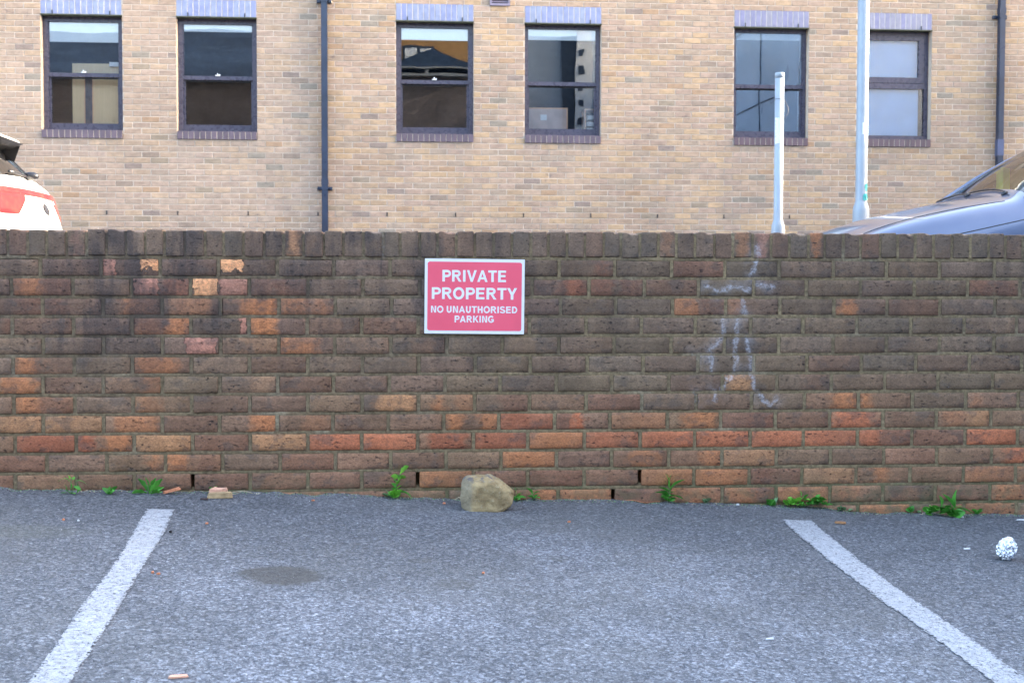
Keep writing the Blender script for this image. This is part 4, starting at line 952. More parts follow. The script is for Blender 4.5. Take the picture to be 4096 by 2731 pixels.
MB().box(-.7, -.1, 5.0, 5.2, 0, 10.9).build('white_pier', M['white_render'], h4)
for k in range(16): MB().box(-.60, -.42, 5.2, 5.22, 1.0 + k * .6, 1.22 + k * .6).build('slot_window', M['dark_panel'], h4)
h5 = house('added_side_block', 'grey panelled block added beside the car park for shade, mirrored in the second window from the right', 9.5, 22, -16, 7.0, -1, 8.6, M['clad'])  # added out of frame to keep the sun off the bay
cx, cy = 15.75, -4.5
for k in range(7): MB().box(-6.27, -6.25, -11.5 + k * 3.4, -11.46 + k * 3.4, .2, 9.5).build('panel_joint', M['dark_panel'], h5)
for k in range(4): MB().box(-6.268, -6.251, -11.4, 11.4, 2.2 + k * 2.2, 2.23 + k * 2.2).build('panel_joint', M['dark_panel'], h5)
MB().box(-6.2, 6.25, 11.5, 11.56, .2, 9.5).build('white_gable', M['white_render'], h5)  # white face added for a bright reflection in the rightmost window
h6 = house('added_shade_wing', 'unseen brick wing added beyond the right edge of the view for shade', 17, 27, 9.2, 17.3, -1, 6.0, M['cream_brick'])  # out of view, added to block the low sun on the lower poles

# ================================================================== THE SIGN
sg = empty('warning_sign', (.2583, WALL_Y - .004, .7835)); sg.rotation_euler = (0, math.radians(.55), 0)
tag(sg, 'red and white PRIVATE PROPERTY NO UNAUTHORISED PARKING sign on the brick wall', 'sign')
SW, SH = .389, .291
def rrect(w, h, r, y, n=6, cx=0, cz=0):
    pts = []
    for sx, sz, a0 in ((1, 1, 0), (-1, 1, 90), (-1, -1, 180), (1, -1, 270)):
        for k in range(n + 1):
            a = math.radians(a0 + 90 * k / n); pts.append((cx + sx * (w / 2 - r) + r * math.cos(a), y, cz + sz * (h / 2 - r) + r * math.sin(a)))
    return pts
def plate(name, w, h, r, y0, y1, m, parent):
    A = rrect(w, h, r, y0); B = rrect(w, h, r, y1); n = len(A)
    fs = [tuple(reversed(range(n)))[::-1], tuple(n + i for i in range(n))] + [(i, n + i, n + (i + 1) % n, (i + 1) % n) for i in range(n)]
    o = mesh_obj(name, A + B, fs, m, parent); bm = bmesh.new(); bm.from_mesh(o.data); bmesh.ops.recalc_face_normals(bm, faces=bm.faces[:]); bm.to_mesh(o.data); bm.free(); return o
plate('sign_plate', SW, SH, .002, -.003, .0, M['sign_white'], sg)
plate('red_panel', SW - .022, SH - .024, .009, -.0033, -.0030, M['sign_red'], sg)
def arc(cx, cz, rx, rz, a0, a1, n=14): return [(cx + rx * math.cos(math.radians(a0 + (a1 - a0) * i / n)), cz + rz * math.sin(math.radians(a0 + (a1 - a0) * i / n))) for i in range(n + 1)]
S_ = .232  # stroke relative to cap height
def stroke(pts, w):
    """outline quads of constant horizontal-ish weight along a polyline"""
    q = [];
    P = [Vector((a, b)) for a, b in pts]
    for i, p in enumerate(P):
        a = P[max(i - 1, 0)]; b = P[min(i + 1, len(P) - 1)]; t = (b - a).normalized(); n = Vector((-t.y, t.x)); q.append((p + n * w / 2, p - n * w / 2))
    return [(q[i][0], q[i][1], q[i + 1][1], q[i + 1][0]) for i in range(len(q) - 1)]
def R4(x0, x1, z0, z1): return [(Vector((x0, z0)), Vector((x1, z0)), Vector((x1, z1)), Vector((x0, z1)))]
def Q4(*p): return [tuple(Vector(v) for v in p)]
def glyph(ch):
    s = S_; h = s / 2; t = .188; ht = t / 2
    if ch == 'I': return R4(0.07, .07 + s, 0, 1), .07 * 2 + s
    if ch == 'N': return R4(.07, .07 + s * .93, 0, 1) + R4(.86 - s * .93, .86, 0, 1) + Q4((.07 + s * .5, 1), (.07 + s * 1.15, 1), (.86 - s * .5, 0), (.86 - s * 1.15, 0)), .93
    if ch == 'V': return Q4((0, 1), (.225, 1), (.55, .0), (.36, 0)) + Q4((.91 - .225, 1), (.91, 1), (.55, 0), (.36, 0)), .91
    if ch == 'A': return Q4((0, 0), (.225, 0), (.575, 1), (.385, 1)) + Q4((.96, 0), (.735, 0), (.385, 1), (.575, 1)) + R4(.22, .74, .22, .22 + t), .96
    if ch == 'T': return R4(0, .80, 1 - t, 1) + R4(.4 - h, .4 + h, 0, 1 - t), .80
    if ch == 'E': return R4(.07, .07 + s, 0, 1) + R4(.07 + s, .80, 0, t) + R4(.07 + s, .80, 1 - t, 1) + R4(.07 + s, .75, .5 - ht + .02, .5 + ht + .02), .85
    if ch in 'PR':
        g = R4(.07, .07 + s, 0, 1); zb = .38 if ch == 'P' else .42; r = (1 - zb) / 2; cz = 1 - r
        pts = [(.07 + s, 1 - ht), (.50, 1 - ht)] + arc(.50, cz, .265, r - ht, 90, -90) + [(.07 + s, zb + ht)]
        g += stroke(pts, t + .015)
        if ch == 'R': g += Q4((.42, .44), (.62, .47), (.95, 0), (.70, 0)); return g, .96
        return g, .84
    if ch == 'O': return stroke(arc(.5, .5, .5 - h, .5 - ht + .015, 0, 360, 32), s * .95), 1.0
    if ch == 'Y': return R4(.44 - h, .44 + h, 0, .43) + Q4((0, 1), (.24, 1), (.44 + h, .40), (.44 - h, .40)) + Q4((.88, 1), (.64, 1), (.44 - h, .40), (.44 + h, .40)), .88
    if ch == 'U': return stroke([(.07 + h, 1), (.07 + h, .38)] + arc(.45, .37, .38 - h, .37 - ht, 180, 360) + [(.83 - h, .38), (.83 - h, 1)], s * .97), .90
    if ch == 'H': return R4(.07, .07 + s, 0, 1) + R4(.84 - s, .84, 0, 1) + R4(.07 + s, .84 - s, .5 - ht, .5 + ht + .02), .91
    if ch == 'D':
        pts = [(.07 + s, 1 - ht), (.40, 1 - ht)] + arc(.42, .5, .48 - h, .5 - ht, 90, -90, 18) + [(.07 + s, ht)]
        return R4(.07, .07 + s, 0, 1) + stroke(pts, t + .02), .95
    if ch == 'K': return R4(.07, .07 + s, 0, 1) + Q4((.07 + s, .30), (.07 + s, .56), (.64, 1), (.90, 1)) + Q4((.36, .52), (.50, .68), (.96, 0), (.70, 0)), .96
    if ch == 'G':
        return stroke(arc(.51, .5, .51 - h, .5 - ht + .01, 42, 318, 26), s * .92) + R4(.95 - s * .95, .95, .12, .50) + R4(.52, .95, .5 - t + .03, .53), 1.03
    if ch == 'S':
        up = arc(.43, .725, .30, .20, 20, 255, 14); dn = arc(.43, .275, .335, .20, 75, -160, 14)
        return stroke(up + dn, s * .88), .86
    return [], .36
def lettering(text, x0, x1, z0, z1, m, parent, y=-.0036, name='lettering', gap=.055):
    gl = []; adv = 0
    for ch in text:
        g, w = glyph(ch); gl.append((g, adv)); adv += w + (gap if ch != ' ' else 0)
    adv -= gap; sx = (x1 - x0) / adv; sz = z1 - z0; vs = []; fs = []
    for g, ox in gl:
        for k, q in enumerate(g):
            n = len(vs); yy = y - .00004 * (k % 5)
            vs += [(x0 + (p.x + ox) * sx, yy, z0 + p.y * sz) for p in q]; fs.append((n, n + 1, n + 2, n + 3))
    bm = bmesh.new(); V = [bm.verts.new(v) for v in vs]
    for f in fs: bm.faces.new([V[i] for i in f])
    ex = bmesh.ops.extrude_face_region(bm, geom=bm.faces[:])
    for e in ex['geom']:
        if isinstance(e, bmesh.types.BMVert): e.co.y = -.0032
    bmesh.ops.recalc_face_normals(bm, faces=bm.faces[:])
    me = bpy.data.meshes.new(name); bm.to_mesh(me); bm.free(); me.materials.append(m)
    return link(bpy.data.objects.new(name, me), parent)
def sx_(f): return -SW / 2 + SW * f
def sz_(f): return SH / 2 - SH * f
lettering('PRIVATE', sx_(.168), sx_(.818), sz_(.305), sz_(.150), M['sign_white'], sg)
lettering('PROPERTY', sx_(.063), sx_(.926), sz_(.538), sz_(.383), M['sign_white'], sg)
lettering('NO UNAUTHORISED', sx_(.060), sx_(.933), sz_(.720), sz_(.630), M['sign_white'], sg)
lettering('PARKING', sx_(.297), sx_(.700), sz_(.848), sz_(.758), M['sign_white'], sg)

# ================================================================== POLES
def lathe(prof, n=28):
    vs = []; fs = []
    for r, z in prof: vs += [(r * math.cos(2 * math.pi * k / n), r * math.sin(2 * math.pi * k / n), z) for k in range(n)]
    for i in range(len(prof) - 1):
        for k in range(n): fs.append((i * n + k, i * n + (k + 1) % n, (i + 1) * n + (k + 1) % n, (i + 1) * n + k))
    fs.append(tuple(reversed(range(n)))); fs.append(tuple((len(prof) - 1) * n + k for k in range(n))); return vs, fs
def wrap_patch(R, a0, a1, z0, z1, off, n=8, m=1):
    vs = []; fs = []
    for j in range(m + 1):
        for i in range(n + 1):
            a = math.radians(a0 + (a1 - a0) * i / n); z = z0 + (z1 - z0) * j / m; vs.append(((R + off) * math.cos(a), (R + off) * math.sin(a), z))
    for j in range(m):
        for i in range(n): a = j * (n + 1) + i; fs.append((a, a + 1, a + n + 2, a + n + 1))
    return vs, fs
pb = rz(3.08, 11)
post = empty('signpost', (3.113, 11, pb)); tag(post, 'short pale grey post with bare top standing in front of the fifth window', 'post')
top = 2.613 - pb
v, f = lathe([(.057, 0), (.057, 1.0), (.0555, 1.33 - pb - .0), (.043, 1.375 - pb), (.038, 1.385 - pb), (.038, top - .035)]); o = mesh_obj('shaft', v, f, M['galv'], post)
smooth(o.data)
v, f = lathe([(.0392, top - .045), (.0392, top - .006), (.036, top), (.0, top + .001)]); smooth(mesh_obj('cap', v, f, M['galv'], post).data)
v, f = wrap_patch(.038, 200, 262, 2.02 - pb, 2.235 - pb, .0012); mesh_obj('label', v, f, M['label'], post)
for k in range(6):
    zc = 2.048 - pb + k * .032; v = []; f = []
    for i in range(7):
        a = math.radians(205 + 9 * abs(math.cos(i / 6 * math.pi))); z = zc - .011 + .022 * i / 6
        for d in (0, 5): w_ = a + math.radians(d); v.append((.0398 * math.cos(w_), .0398 * math.sin(w_), z))
    for i in range(6): f.append((2 * i, 2 * i + 1, 2 * i + 3, 2 * i + 2))
    mesh_obj('label_mark', v, f, M['wire'], post)
wr = [(.0405 * math.cos(math.radians(a)), .0405 * math.sin(math.radians(a)), 2.39 - pb + .006 * math.sin(math.radians(a * 2))) for a in range(150, 375, 15)]
wr = [(-.075, -.01, 2.355 - pb)] + wr + [(.06, .0, 2.36 - pb), (.075, -.01, 2.32 - pb), (.07, -.02, 2.28 - pb), (.05, -.03, 2.25 - pb), (.042, -.02, 2.23 - pb)]
MB().tube(wr, .0014, 5).build('wire_tie', M['wire'], post, True)
pb = rz(4.545, 13.3)
lp = empty('lamp_post', (4.628, 13.3, pb)); tag(lp, 'tall pale lamp post numbered 2 in front of the rightmost window', 'lamp post')
v, f = lathe([(.084, 0), (.084, 1.60 - pb), (.080, 1.63 - pb), (.064, 1.680 - pb), (.0590, 1.70 - pb), (.0570, 5.0), (.052, 7.5)]); smooth(mesh_obj('shaft', v, f, M['galv'], lp).data)
v, f = wrap_patch(.0585, 255, 312, 2.371 - pb, 2.489 - pb, .0015); lab = mesh_obj('number_label', v, f, M['label'], lp)
def pole_strokes(name, pts, w, R, off, m, parent):
    vs = []; fs = []
    for q in stroke(pts, w):
        n = len(vs)
        for p in q: a = math.radians(270) + p.x / R; vs.append(((R + off) * math.cos(a), (R + off) * math.sin(a), p.y))
        fs.append((n, n + 1, n + 2, n + 3))
    return mesh_obj(name, vs, fs, m, parent)
zc = 2.437 - pb
pole_strokes('number', arc(.0235, zc + .030, .009, .010, 160, -20, 8) + [(.0145, zc), (.034, zc)], .003, .0595, .003, M['wire'], lp)
def blob(parent, R, a0, zc_, ra, rzz, seed, m):
    vs = [((R + .0015) * math.cos(math.radians(a0)), (R + .0015) * math.sin(math.radians(a0)), zc_)]; n = 18
    for k in range(n):
        w = 2 * math.pi * k / n; rr = 1 + .35 * noise.noise(Vector((math.cos(w) * 1.3, math.sin(w) * 1.3, seed)))
        a = math.radians(a0 + ra * rr * math.cos(w)); vs.append(((R + .0015) * math.cos(a), (R + .0015) * math.sin(a), zc_ + rzz * rr * math.sin(w)))
    return mesh_obj('teal_paint_spot', vs, [(0, 1 + k, 1 + (k + 1) % n) for k in range(n)], m, parent)
blob(lp, .0592, 308, 1.838 - pb, 26, .040, 3, M['teal']); blob(lp, .0625, 296, 1.735 - pb, 34, .036, 8, M['teal'])
ab = MB().tube([(0, 0, 7.4), (0, -.05, 7.7), (0, -.4, 7.95), (0, -1.0, 8.05)], [.04, .035, .03, .028], 10); ab.build('arm', M['galv'], lp, True)
MB().bbox(-.13, .13, -1.6, -.95, 8.0, 8.12, .03).build('lantern', M['galv'], lp)
# ================================================================== ROCK, FOIL, DEBRIS
def convex(pts, sub, amp, freq, seed, name, m, loc, label, cat, rough=0.0):
    bm = bmesh.new()
    for p in pts: bm.verts.new(p)
    r = bmesh.ops.convex_hull(bm, input=bm.verts[:])
    bmesh.ops.delete(bm, geom=[g for g in r['geom_interior'] + r['geom_unused'] if isinstance(g, bmesh.types.BMVert)], context='VERTS')
    bmesh.ops.dissolve_limit(bm, angle_limit=.02, verts=bm.verts[:], edges=bm.edges[:])
    bmesh.ops.bevel(bm, geom=bm.edges[:], offset=.004, segments=1, affect='EDGES', profile=.5)
    bmesh.ops.triangulate(bm, faces=bm.faces[:])
    for _ in range(sub):
        L = sorted(e.calc_length() for e in bm.edges)[int(len(bm.edges) * .5)]
        bmesh.ops.subdivide_edges(bm, edges=[e for e in bm.edges if e.calc_length() > L * .8], cuts=1)
        bmesh.ops.triangulate(bm, faces=bm.faces[:])
    bm.normal_update()
    for v in bm.verts:
        q = v.co * freq + Vector((seed, 0, 0))
        d = noise.fractal(q, .8, 2.1, 5) * amp + (noise.voronoi(q * .9)[0][0] - .3) * amp * .8
        v.co += v.normal * d
    me = bpy.data.meshes.new(name); bm.to_mesh(me); bm.free(); smooth(me)
    me.materials.append(m); o = bpy.data.objects.new(name, me); o.location = loc; COL.objects.link(o)
    return tag(o, label, cat)
gx = .30; gy_ = 4.99; g0 = gz(gx, gy_)
rock_pts = [(-.095, -.020, .006), (-.062, -.058, -.010), (.048, -.060, -.008), (.086, -.028, .014), (.06, .05, 0), (-.08, .055, 0),
            (-.097, -.018, .080), (-.090, .0, .118), (-.062, -.055, .095), (-.055, -.048, .112), (.03, -.055, .106), (.070, -.05, .074), (.098, -.022, .076), (.096, -.030, .035),
            (.092, .02, .082), (.055, -.01, .118), (.022, .03, .139), (-.035, .035, .140), (-.078, .038, .132), (-.072, -.015, .132), (.0, -.015, .137), (.07, .045, .09), (-.085, .06, .1), (0.07, -.05, .01)]
rock_pts = [(x * 1.04, y, z * .91) for x, y, z in rock_pts]
convex(rock_pts, 4, .0034, 30, 4.0, 'rock', M['stone'], (gx - .004, gy_, g0), 'chunky yellowish sandstone block resting on the tarmac below the sign', 'rock')

# foil ball
bm = bmesh.new(); bmesh.ops.create_icosphere(bm, subdivisions=5, radius=1)
for v in bm.verts:
    p = v.co.normalized(); q = p * 2.2
    crease = abs(noise.noise(q * 1.1)) * .42 + abs(noise.noise(q * 2.6)) * .20 + abs(noise.noise(Vector((q.x * 4, q.y * 3, q.z * 11)))) * .05
    r = 1.04 - crease
    v.co = Vector((p.x * r * .036, p.y * r * .034, p.z * r * .044))
    v.co.x *= 1.0 - .10 * p.z
bmesh.ops.rotate(bm, verts=bm.verts[:], cent=(0, 0, 0), matrix=Matrix.Rotation(.35, 3, 'Y'))
me = bpy.data.meshes.new('foil_ball'); bm.to_mesh(me); bm.free(); me.materials.append(M['foil'])
fx, fy = 2.055, 4.385
o = bpy.data.objects.new('foil_ball', me); o.location = (fx, fy, gz(fx, fy) + .038); COL.objects.link(o)
tag(o, 'crumpled silver foil ball lying on the tarmac near the right edge', 'foil ball')

def shard(name, x, y, L, Wd, T, rz_, m, label, cat, seed, group=None, tilt=0.0, n=10, lift=0.0):
    r = random.Random(seed); vs = []; top = []; bot = []
    for k in range(n):
        a = 2 * math.pi * k / n; sq = 1 / max(abs(math.cos(a)), abs(math.sin(a))); q = (.72 * sq + .28) * r.uniform(.82, 1.0)
        q = min(q, 1.15)
        px, py = L / 2 * q * math.cos(a), Wd / 2 * q * math.sin(a)
        bot.append((px, py, 0)); top.append((px * r.uniform(.85, .98), py * r.uniform(.8, .98), T * r.uniform(.75, 1.1)))
    vs = bot + top; c = len(vs); vs.append((0, 0, T * 1.02))
    fs = [tuple(reversed(range(n)))] + [(k, (k + 1) % n, n + (k + 1) % n, n + k) for k in range(n)] + [(n + k, n + (k + 1) % n, c) for k in range(n)]
    o = mesh_obj(name, vs, fs, m, None, False, (x, y, gz(x, y) + .0015 + lift)); o.rotation_euler = (0, tilt, rz_)
    return tag(o, label, cat, group)
shard('brick_shard', -.711, 5.048, .104, .038, .021, .02, M['chip_tan'], 'flat tan brick fragment lying at the foot of the wall beside the twig', 'brick fragment', 1, n=14)
shard('brick_shard', -.722, 5.085, .075, .03, .03, .1, M['chip_pink'], 'small pink brick flake tucked behind the tan brick fragment', 'brick fragment', 2)
shard('brick_shard', -.900, 5.118, .075, .026, .009, .25, M['chip'], 'reddish brown sliver leaning at the wall base beside the dandelion', 'brick fragment', 3, tilt=-.22, lift=.008)
shard('dead_leaf', -.527, 3.062, .050, .022, .004, .15, M['chip_pink'], 'pale orange flake lying alone near the bottom edge', 'flake', 4, n=14)
shard('dead_leaf', -.764, 5.012, .032, .016, .006, -.1, M['leaf_dark'], 'small dark curled leaf in front of the tan brick fragment', 'dead leaf', 5)
shard('dead_leaf', 1.632, 4.877, .045, .02, .007, -.5, M['leaf_dead'], 'small brown curled leaf near the top of the right bay line', 'dead leaf', 6)
gr_ = 'tiny orange brick chips scattered on the tarmac'
for i, (x, y, l) in enumerate([(.136, 5.055, 'tiny orange brick chip on the tarmac just left of the rock'), (-.695, 4.616, 'tiny orange brick chip right of the left bay line below the tan fragment'),
    (-.755, 3.958, 'left one of the two neighbouring orange chips beside the left bay line'), (-.735, 3.942, 'right one of the two neighbouring orange chips beside the left bay line'),
    (.585, 4.778, 'tiny orange brick chip on the tarmac to the right below the rock'), (.229, 4.03, 'tiny orange brick chip in the middle of the bay'), (-1.18, 4.62, 'tiny orange brick chip left of the left bay line'),
    (-.36, 5.03, 'tiny orange brick chip near the wall between the tan fragment and the tall weed')]):
    shard('brick_chip', x, y, .013, .009, .005, i * .9, M['chip'], l, 'brick chip', 20 + i, gr_, n=7)
shard('paper_scrap', 1.973, 4.52, .026, .012, .004, .2, M['butt'], 'small crumpled pale scrap on the tarmac left of the foil ball', 'paper scrap', 41)
shard('paper_scrap', 2.417, 5.035, .040, .010, .004, -.05, M['butt'], 'thin pale scrap by the wall at the far right edge', 'paper scrap', 42)
shard('paper_scrap', .960, 3.43, .024, .008, .004, .1, M['butt'], 'small white stick shaped scrap low in the middle of the bay', 'paper scrap', 43)
shard('pebble', -1.126, 4.606, .009, .008, .005, 0, M['grit'], 'tiny white pebble on the tarmac at the left', 'pebble', 44, n=7)
shard('pebble', -.792, 4.47, .010, .009, .008, 0, M['core'], 'tiny dark stone sitting on the left bay line', 'pebble', 45, n=7)
shard('pebble', 1.30, 5.13, .014, .010, .006, .3, M['grit'], 'small white stone near the wall right of the tall weed', 'pebble', 46, n=7)
shard('pebble', 2.20, 5.09, .013, .010, .006, .3, M['grit'], 'small white stone below the pointed leaved weed', 'pebble', 47, n=7)
tw = [(-.765 + .012 * i, 5.118 + .006 * math.sin(i * .9), gz(-.765 + .012 * i, 5.118) + .012 + .003 * math.sin(i * .7) - .0004 * i) for i in range(15)]
o = MB().tube(tw, .0016, 5).tube([(p[0] + .02, p[1] - .01, p[2] + .004 * math.sin(k)) for k, p in enumerate(tw[2:11])], .0012, 5).build('twig', M['straw'], None, True)
tag(o, 'thin dry straw coloured twig along the wall behind the tan brick fragment', 'twig')
o = MB().tube([(.855 + .02 * i, 5.158, gz(.855 + .02 * i, 5.15) + .004) for i in range(8)], .0014, 5).build('twig', M['chip'], None, True)
tag(o, 'thin reddish stalk lying along the wall left of the tall weed', 'twig')
o = MB().tube([(.18, 5.12, -.004), (.195, 5.112, .006), (.205, 5.10, .0)], .0022, 5).build('twig', M['straw'], None, True)
tag(o, 'short pale stalk at the wall just left of the rock', 'twig')

# fine grit, crumbs of mortar and leaf bits gathered where tarmac meets wall
r_ = random.Random(77)
def grit(name, m, n, near, smin, smax):
    vs = []; fs = []
    for _ in range(n):
        if near: x = r_.uniform(-1.7, 2.6); y = WALL_Y - .004 - abs(r_.gauss(0, .022))
        else: x = r_.uniform(-2.0, 2.7); y = r_.uniform(2.9, 5.12)
        z = gz(x, y); s = r_.uniform(smin, smax); a = r_.uniform(0, 3.14); ca, sa = math.cos(a) * s, math.sin(a) * s; k = len(vs); e = r_.uniform(.4, 1)
        vs += [(x + ca, y + sa, z), (x - sa * e, y + ca * e, z), (x - ca, y - sa, z), (x + sa * e, y - ca * e, z), (x + r_.uniform(-.3, .3) * s, y, z + s * r_.uniform(.4, .9))]
        fs += [(k, k + 1, k + 4), (k + 1, k + 2, k + 4), (k + 2, k + 3, k + 4), (k + 3, k, k + 4)]
    o = mesh_obj(name, vs, fs, m); return o
tag(grit('grit', M['straw'], 420, True, .0015, .0045), 'fine pale grit and straw crumbs gathered along the foot of the wall', 'grit', kind='stuff')
tag(grit('grit', M['leaf_dark'], 420, True, .0018, .005), 'dark soil crumbs gathered along the foot of the wall', 'grit', kind='stuff')
tag(grit('gravel', M['grit'], 260, False, .0012, .0030), 'loose pale specks of gravel scattered over the tarmac', 'gravel', kind='stuff')
tag(grit('moss', M['leaf_pale'], 1100, True, .0018, .0045), 'thin line of pale moss along the foot of the wall', 'moss', kind='stuff')

# ================================================================== WEEDS
def leaf_mesh(L, Wd, curl, lobes=0, n=8, pw=1.0):
    vs = []; fs = []
    for i in range(n + 1):
        u = i / n; w = Wd / 2 * (math.sin(math.pi * min(1, u ** pw * .97 + .03))) ** .8
        if lobes: w *= .62 + .38 * abs(math.cos(u * math.pi * lobes))
        z = curl * L * (u - u * u * 1.4); x = L * u
        vs += [(x, -w, z + w * .25), (x, 0, z), (x, w, z + w * .25)]
    for i in range(n):
        a = i * 3; fs += [(a, a + 3, a + 4, a + 1), (a + 1, a + 4, a + 5, a + 2)]
    me = bpy.data.meshes.new('leaf_shape'); me.from_pydata(vs, [], fs); smooth(me); return me
LEAF = {}
def leafkind(kind, m):
    key = (kind, m)
    if key not in LEAF:
        me = {'round': lambda: leaf_mesh(1, .78, .25, 0, 7, .85), 'oval': lambda: leaf_mesh(1, .46, .35, 0, 8, 1.0), 'point': lambda: leaf_mesh(1, .36, .25, 0, 8, .7),
              'lobed': lambda: leaf_mesh(1, .50, .2, 3, 14, 1.3), 'broad': lambda: leaf_mesh(1, .80, .2, 2.5, 14, 1.35), 'strap': lambda: leaf_mesh(1, .24, .9, 0, 8, 1.3)}[kind]()
        me.materials.append(M[m]); LEAF[key] = me
    return LEAF[key]
def weed(i, label, cat, leaves, stems=(), m='leaf', dx=0, dy=-.022):
    x, y, _ = PLANTS[i]; y = min(y, 5.165) + dy; x += dx
    root = empty('weed', (x, y, gz(x, y) - .002)); tag(root, label, cat)
    if stems:
        mb = MB()
        for s in stems: mb.tube(s, [.0016] * (len(s) - 1) + [.0008], 5)
        mb.build('stem', M['stem'], root, True)
    for (kind, px, py, pz, L, az, el, roll, *mm) in leaves:
        o = bpy.data.objects.new('leaf', leafkind(kind, mm[0] if mm else m)); o.location = (px, py, pz); k_ = .95 if kind in ('lobed', 'broad') else 1.4; o.scale = (L * 1.3, L * k_, L * 1.3)
        o.rotation_euler = (Matrix.Rotation(math.radians(az), 3, 'Z') @ Matrix.Rotation(math.radians(-el), 3, 'Y') @ Matrix.Rotation(math.radians(roll), 3, 'X')).to_euler()
        o.parent = root; COL.objects.link(o)
    return root
def rosette(n, L, el, seed, kind='oval', spread=360, base=0, jit=.25, z=0.004, mm=None):
    r = random.Random(seed); out = []
    for k in range(n):
        az = base + spread * k / n + r.uniform(-18, 18)
        t = (kind, r.uniform(-.003, .003), r.uniform(-.003, .003), z + r.uniform(0, .004), L * r.uniform(1 - jit, 1 + jit), az, el + 12 + r.uniform(-14, 14), r.choice((-1, 1)) * r.uniform(15, 65))
        out.append(t + ((mm,) if mm else ()))
    return out
def curve3(p0, p1, p2, n=7):
    return [tuple(Vector(p0) * (1 - t) ** 2 + Vector(p1) * 2 * t * (1 - t) + Vector(p2) * t * t) for t in [k / n for k in range(n + 1)]]
weed(0, 'spindly weed with arching narrow leaves at the foot of the wall far left', 'weed',
     [('strap', -.004, 0, .045, .036, 170, 20, 0), ('strap', .006, 0, .038, .038, 10, 15, 0), ('oval', -.018, -.004, .012, .024, 120, 60, 60), ('oval', .022, -.005, .006, .030, 85, 62, 80), ('oval', .0, -.004, .022, .018, 90, 70, 80), ('oval', .012, -.01, .030, .024, -10, -20, 30),
      ('round', -.006, 0, .058, .012, 120, 60, 40, 'leaf_young'), ('round', .006, 0, .054, .011, 40, 60, 40, 'leaf_young'), ('oval', -.01, -.01, .004, .022, 210, 12, 0), ('oval', .008, -.012, .004, .022, -60, 12, 0)],
     [curve3((0, 0, 0), (-.004, 0, .03), (.002, 0, .062)), curve3((0, 0, 0), (.01, 0, .02), (.012, 0, .035)), curve3((0, 0, 0), (-.012, 0, .01), (-.018, 0, .02))])
weed(1, 'small low rosette of pointed leaves left of the dandelion', 'weed', rosette(7, .024, 28, 5, 'oval') + [('oval', 0, 0, .006, .022, 90, 75, 85)], m='leaf')
weed(2, 'dandelion with spreading lobed leaves left of the open joint at the wall base', 'dandelion',
     [('lobed', 0, 0, .004, .055, 160, 52, 75), ('lobed', 0, 0, .004, .05, 125, 66, 80), ('lobed', 0, 0, .004, .056, 22, 48, -75), ('lobed', 0, 0, .004, .05, 50, 62, -80), ('broad', .012, -.004, .003, .034, 10, 35, -60), ('broad', -.006, -.006, .006, .045, 195, 6, 40), ('broad', .006, -.006, .003, .036, 335, 16, -40), ('lobed', .03, -.004, .012, .024, 20, 30, 40), ('oval', .035, -.008, .004, .024, 300, 20, 0), ('oval', .03, -.008, .006, .018, 60, 40, 0)],
     [curve3((0, 0, 0), (-.004, 0, .02), (-.006, 0, .036))])
weed(3, 'tiny two leaved seedling behind the tan brick fragment', 'weed', [('round', -.002, 0, .012, .018, 150, 45, 60), ('round', .002, 0, .012, .02, 50, 55, -60), ('oval', .008, 0, .006, .018, -10, 10, 0)] + rosette(5, .018, 15, 8, 'round', mm='leaf_pale'), dx=0.002)
tall = []
for k in range(9):
    z = .010 + k * .0085; sgn = 1 if k % 2 else -1
    tall.append(('round' if k % 3 else 'lobed', .004 * math.sin(k) + .0022 * k * .6, -.004, z, .021 - .0007 * k, 90 - sgn * 75, 28 + k * 3, 55 * -sgn, 'leaf_young' if k % 2 else 'leaf'))
weed(4, 'tall single stemmed weed topped by a broad lobed leaf left of the rock', 'weed',
     tall + [('broad', .018, 0, .092, .038, 30, 42, -70, 'leaf_young'), ('round', .010, -.002, .080, .022, 165, 15, 60, 'leaf_young'), ('round', .014, -.002, .078, .022, 5, 10, -50, 'leaf_young'), ('oval', .02, -.006, .026, .046, 338, -22, -30), ('round', -.024, -.008, .006, .024, 170, 30, 0, 'leaf_pale'), ('round', -.012, -.01, .004, .024, 220, 30, 0), ('round', .0, -.012, .002, .024, 280, 25, 20, 'leaf_young')] + rosette(8, .026, 32, 12, 'round', mm='leaf_young') + [('round', -.035, -.004, .005, .018, 170, 40, 30, 'leaf_pale'), ('round', -.028, -.004, .018, .018, 120, 40, 40, 'leaf_pale')],
     [curve3((0, 0, 0), (.0, 0, .05), (.02, 0, .096)), curve3((0, 0, 0), (.02, 0, .03), (.03, -.006, .022))])
weed(5, 'bright green weed peeping out behind the right side of the rock', 'weed', [('point', 0, 0, .018, .034, 90, 80, 85), ('oval', 0, 0, .012, .034, 5, 8, 20), ('oval', 0, 0, .012, .022, 150, 25, 20), ('round', 0, -.004, .004, .024, 300, 20, 10), ('oval', 0, 0, .008, .03, 40, 40, -50)] + rosette(4, .022, 30, 20), [curve3((0, 0, 0), (0, 0, .01), (0, 0, .022))], dx=.002, dy=-.02)
weed(6, 'small green seedling standing a hand right of the rock', 'weed', [('oval', 0, 0, .022, .026, 150, 50, 60), ('oval', 0, 0, .018, .026, 25, 30, -40), ('round', 0, -.003, .01, .022, 200, 20, 20), ('round', .004, -.003, .006, .024, 320, 15, 0)] + rosette(3, .02, 35, 23), [curve3((0, 0, 0), (0, 0, .01), (0, 0, .025))], dy=-.02)
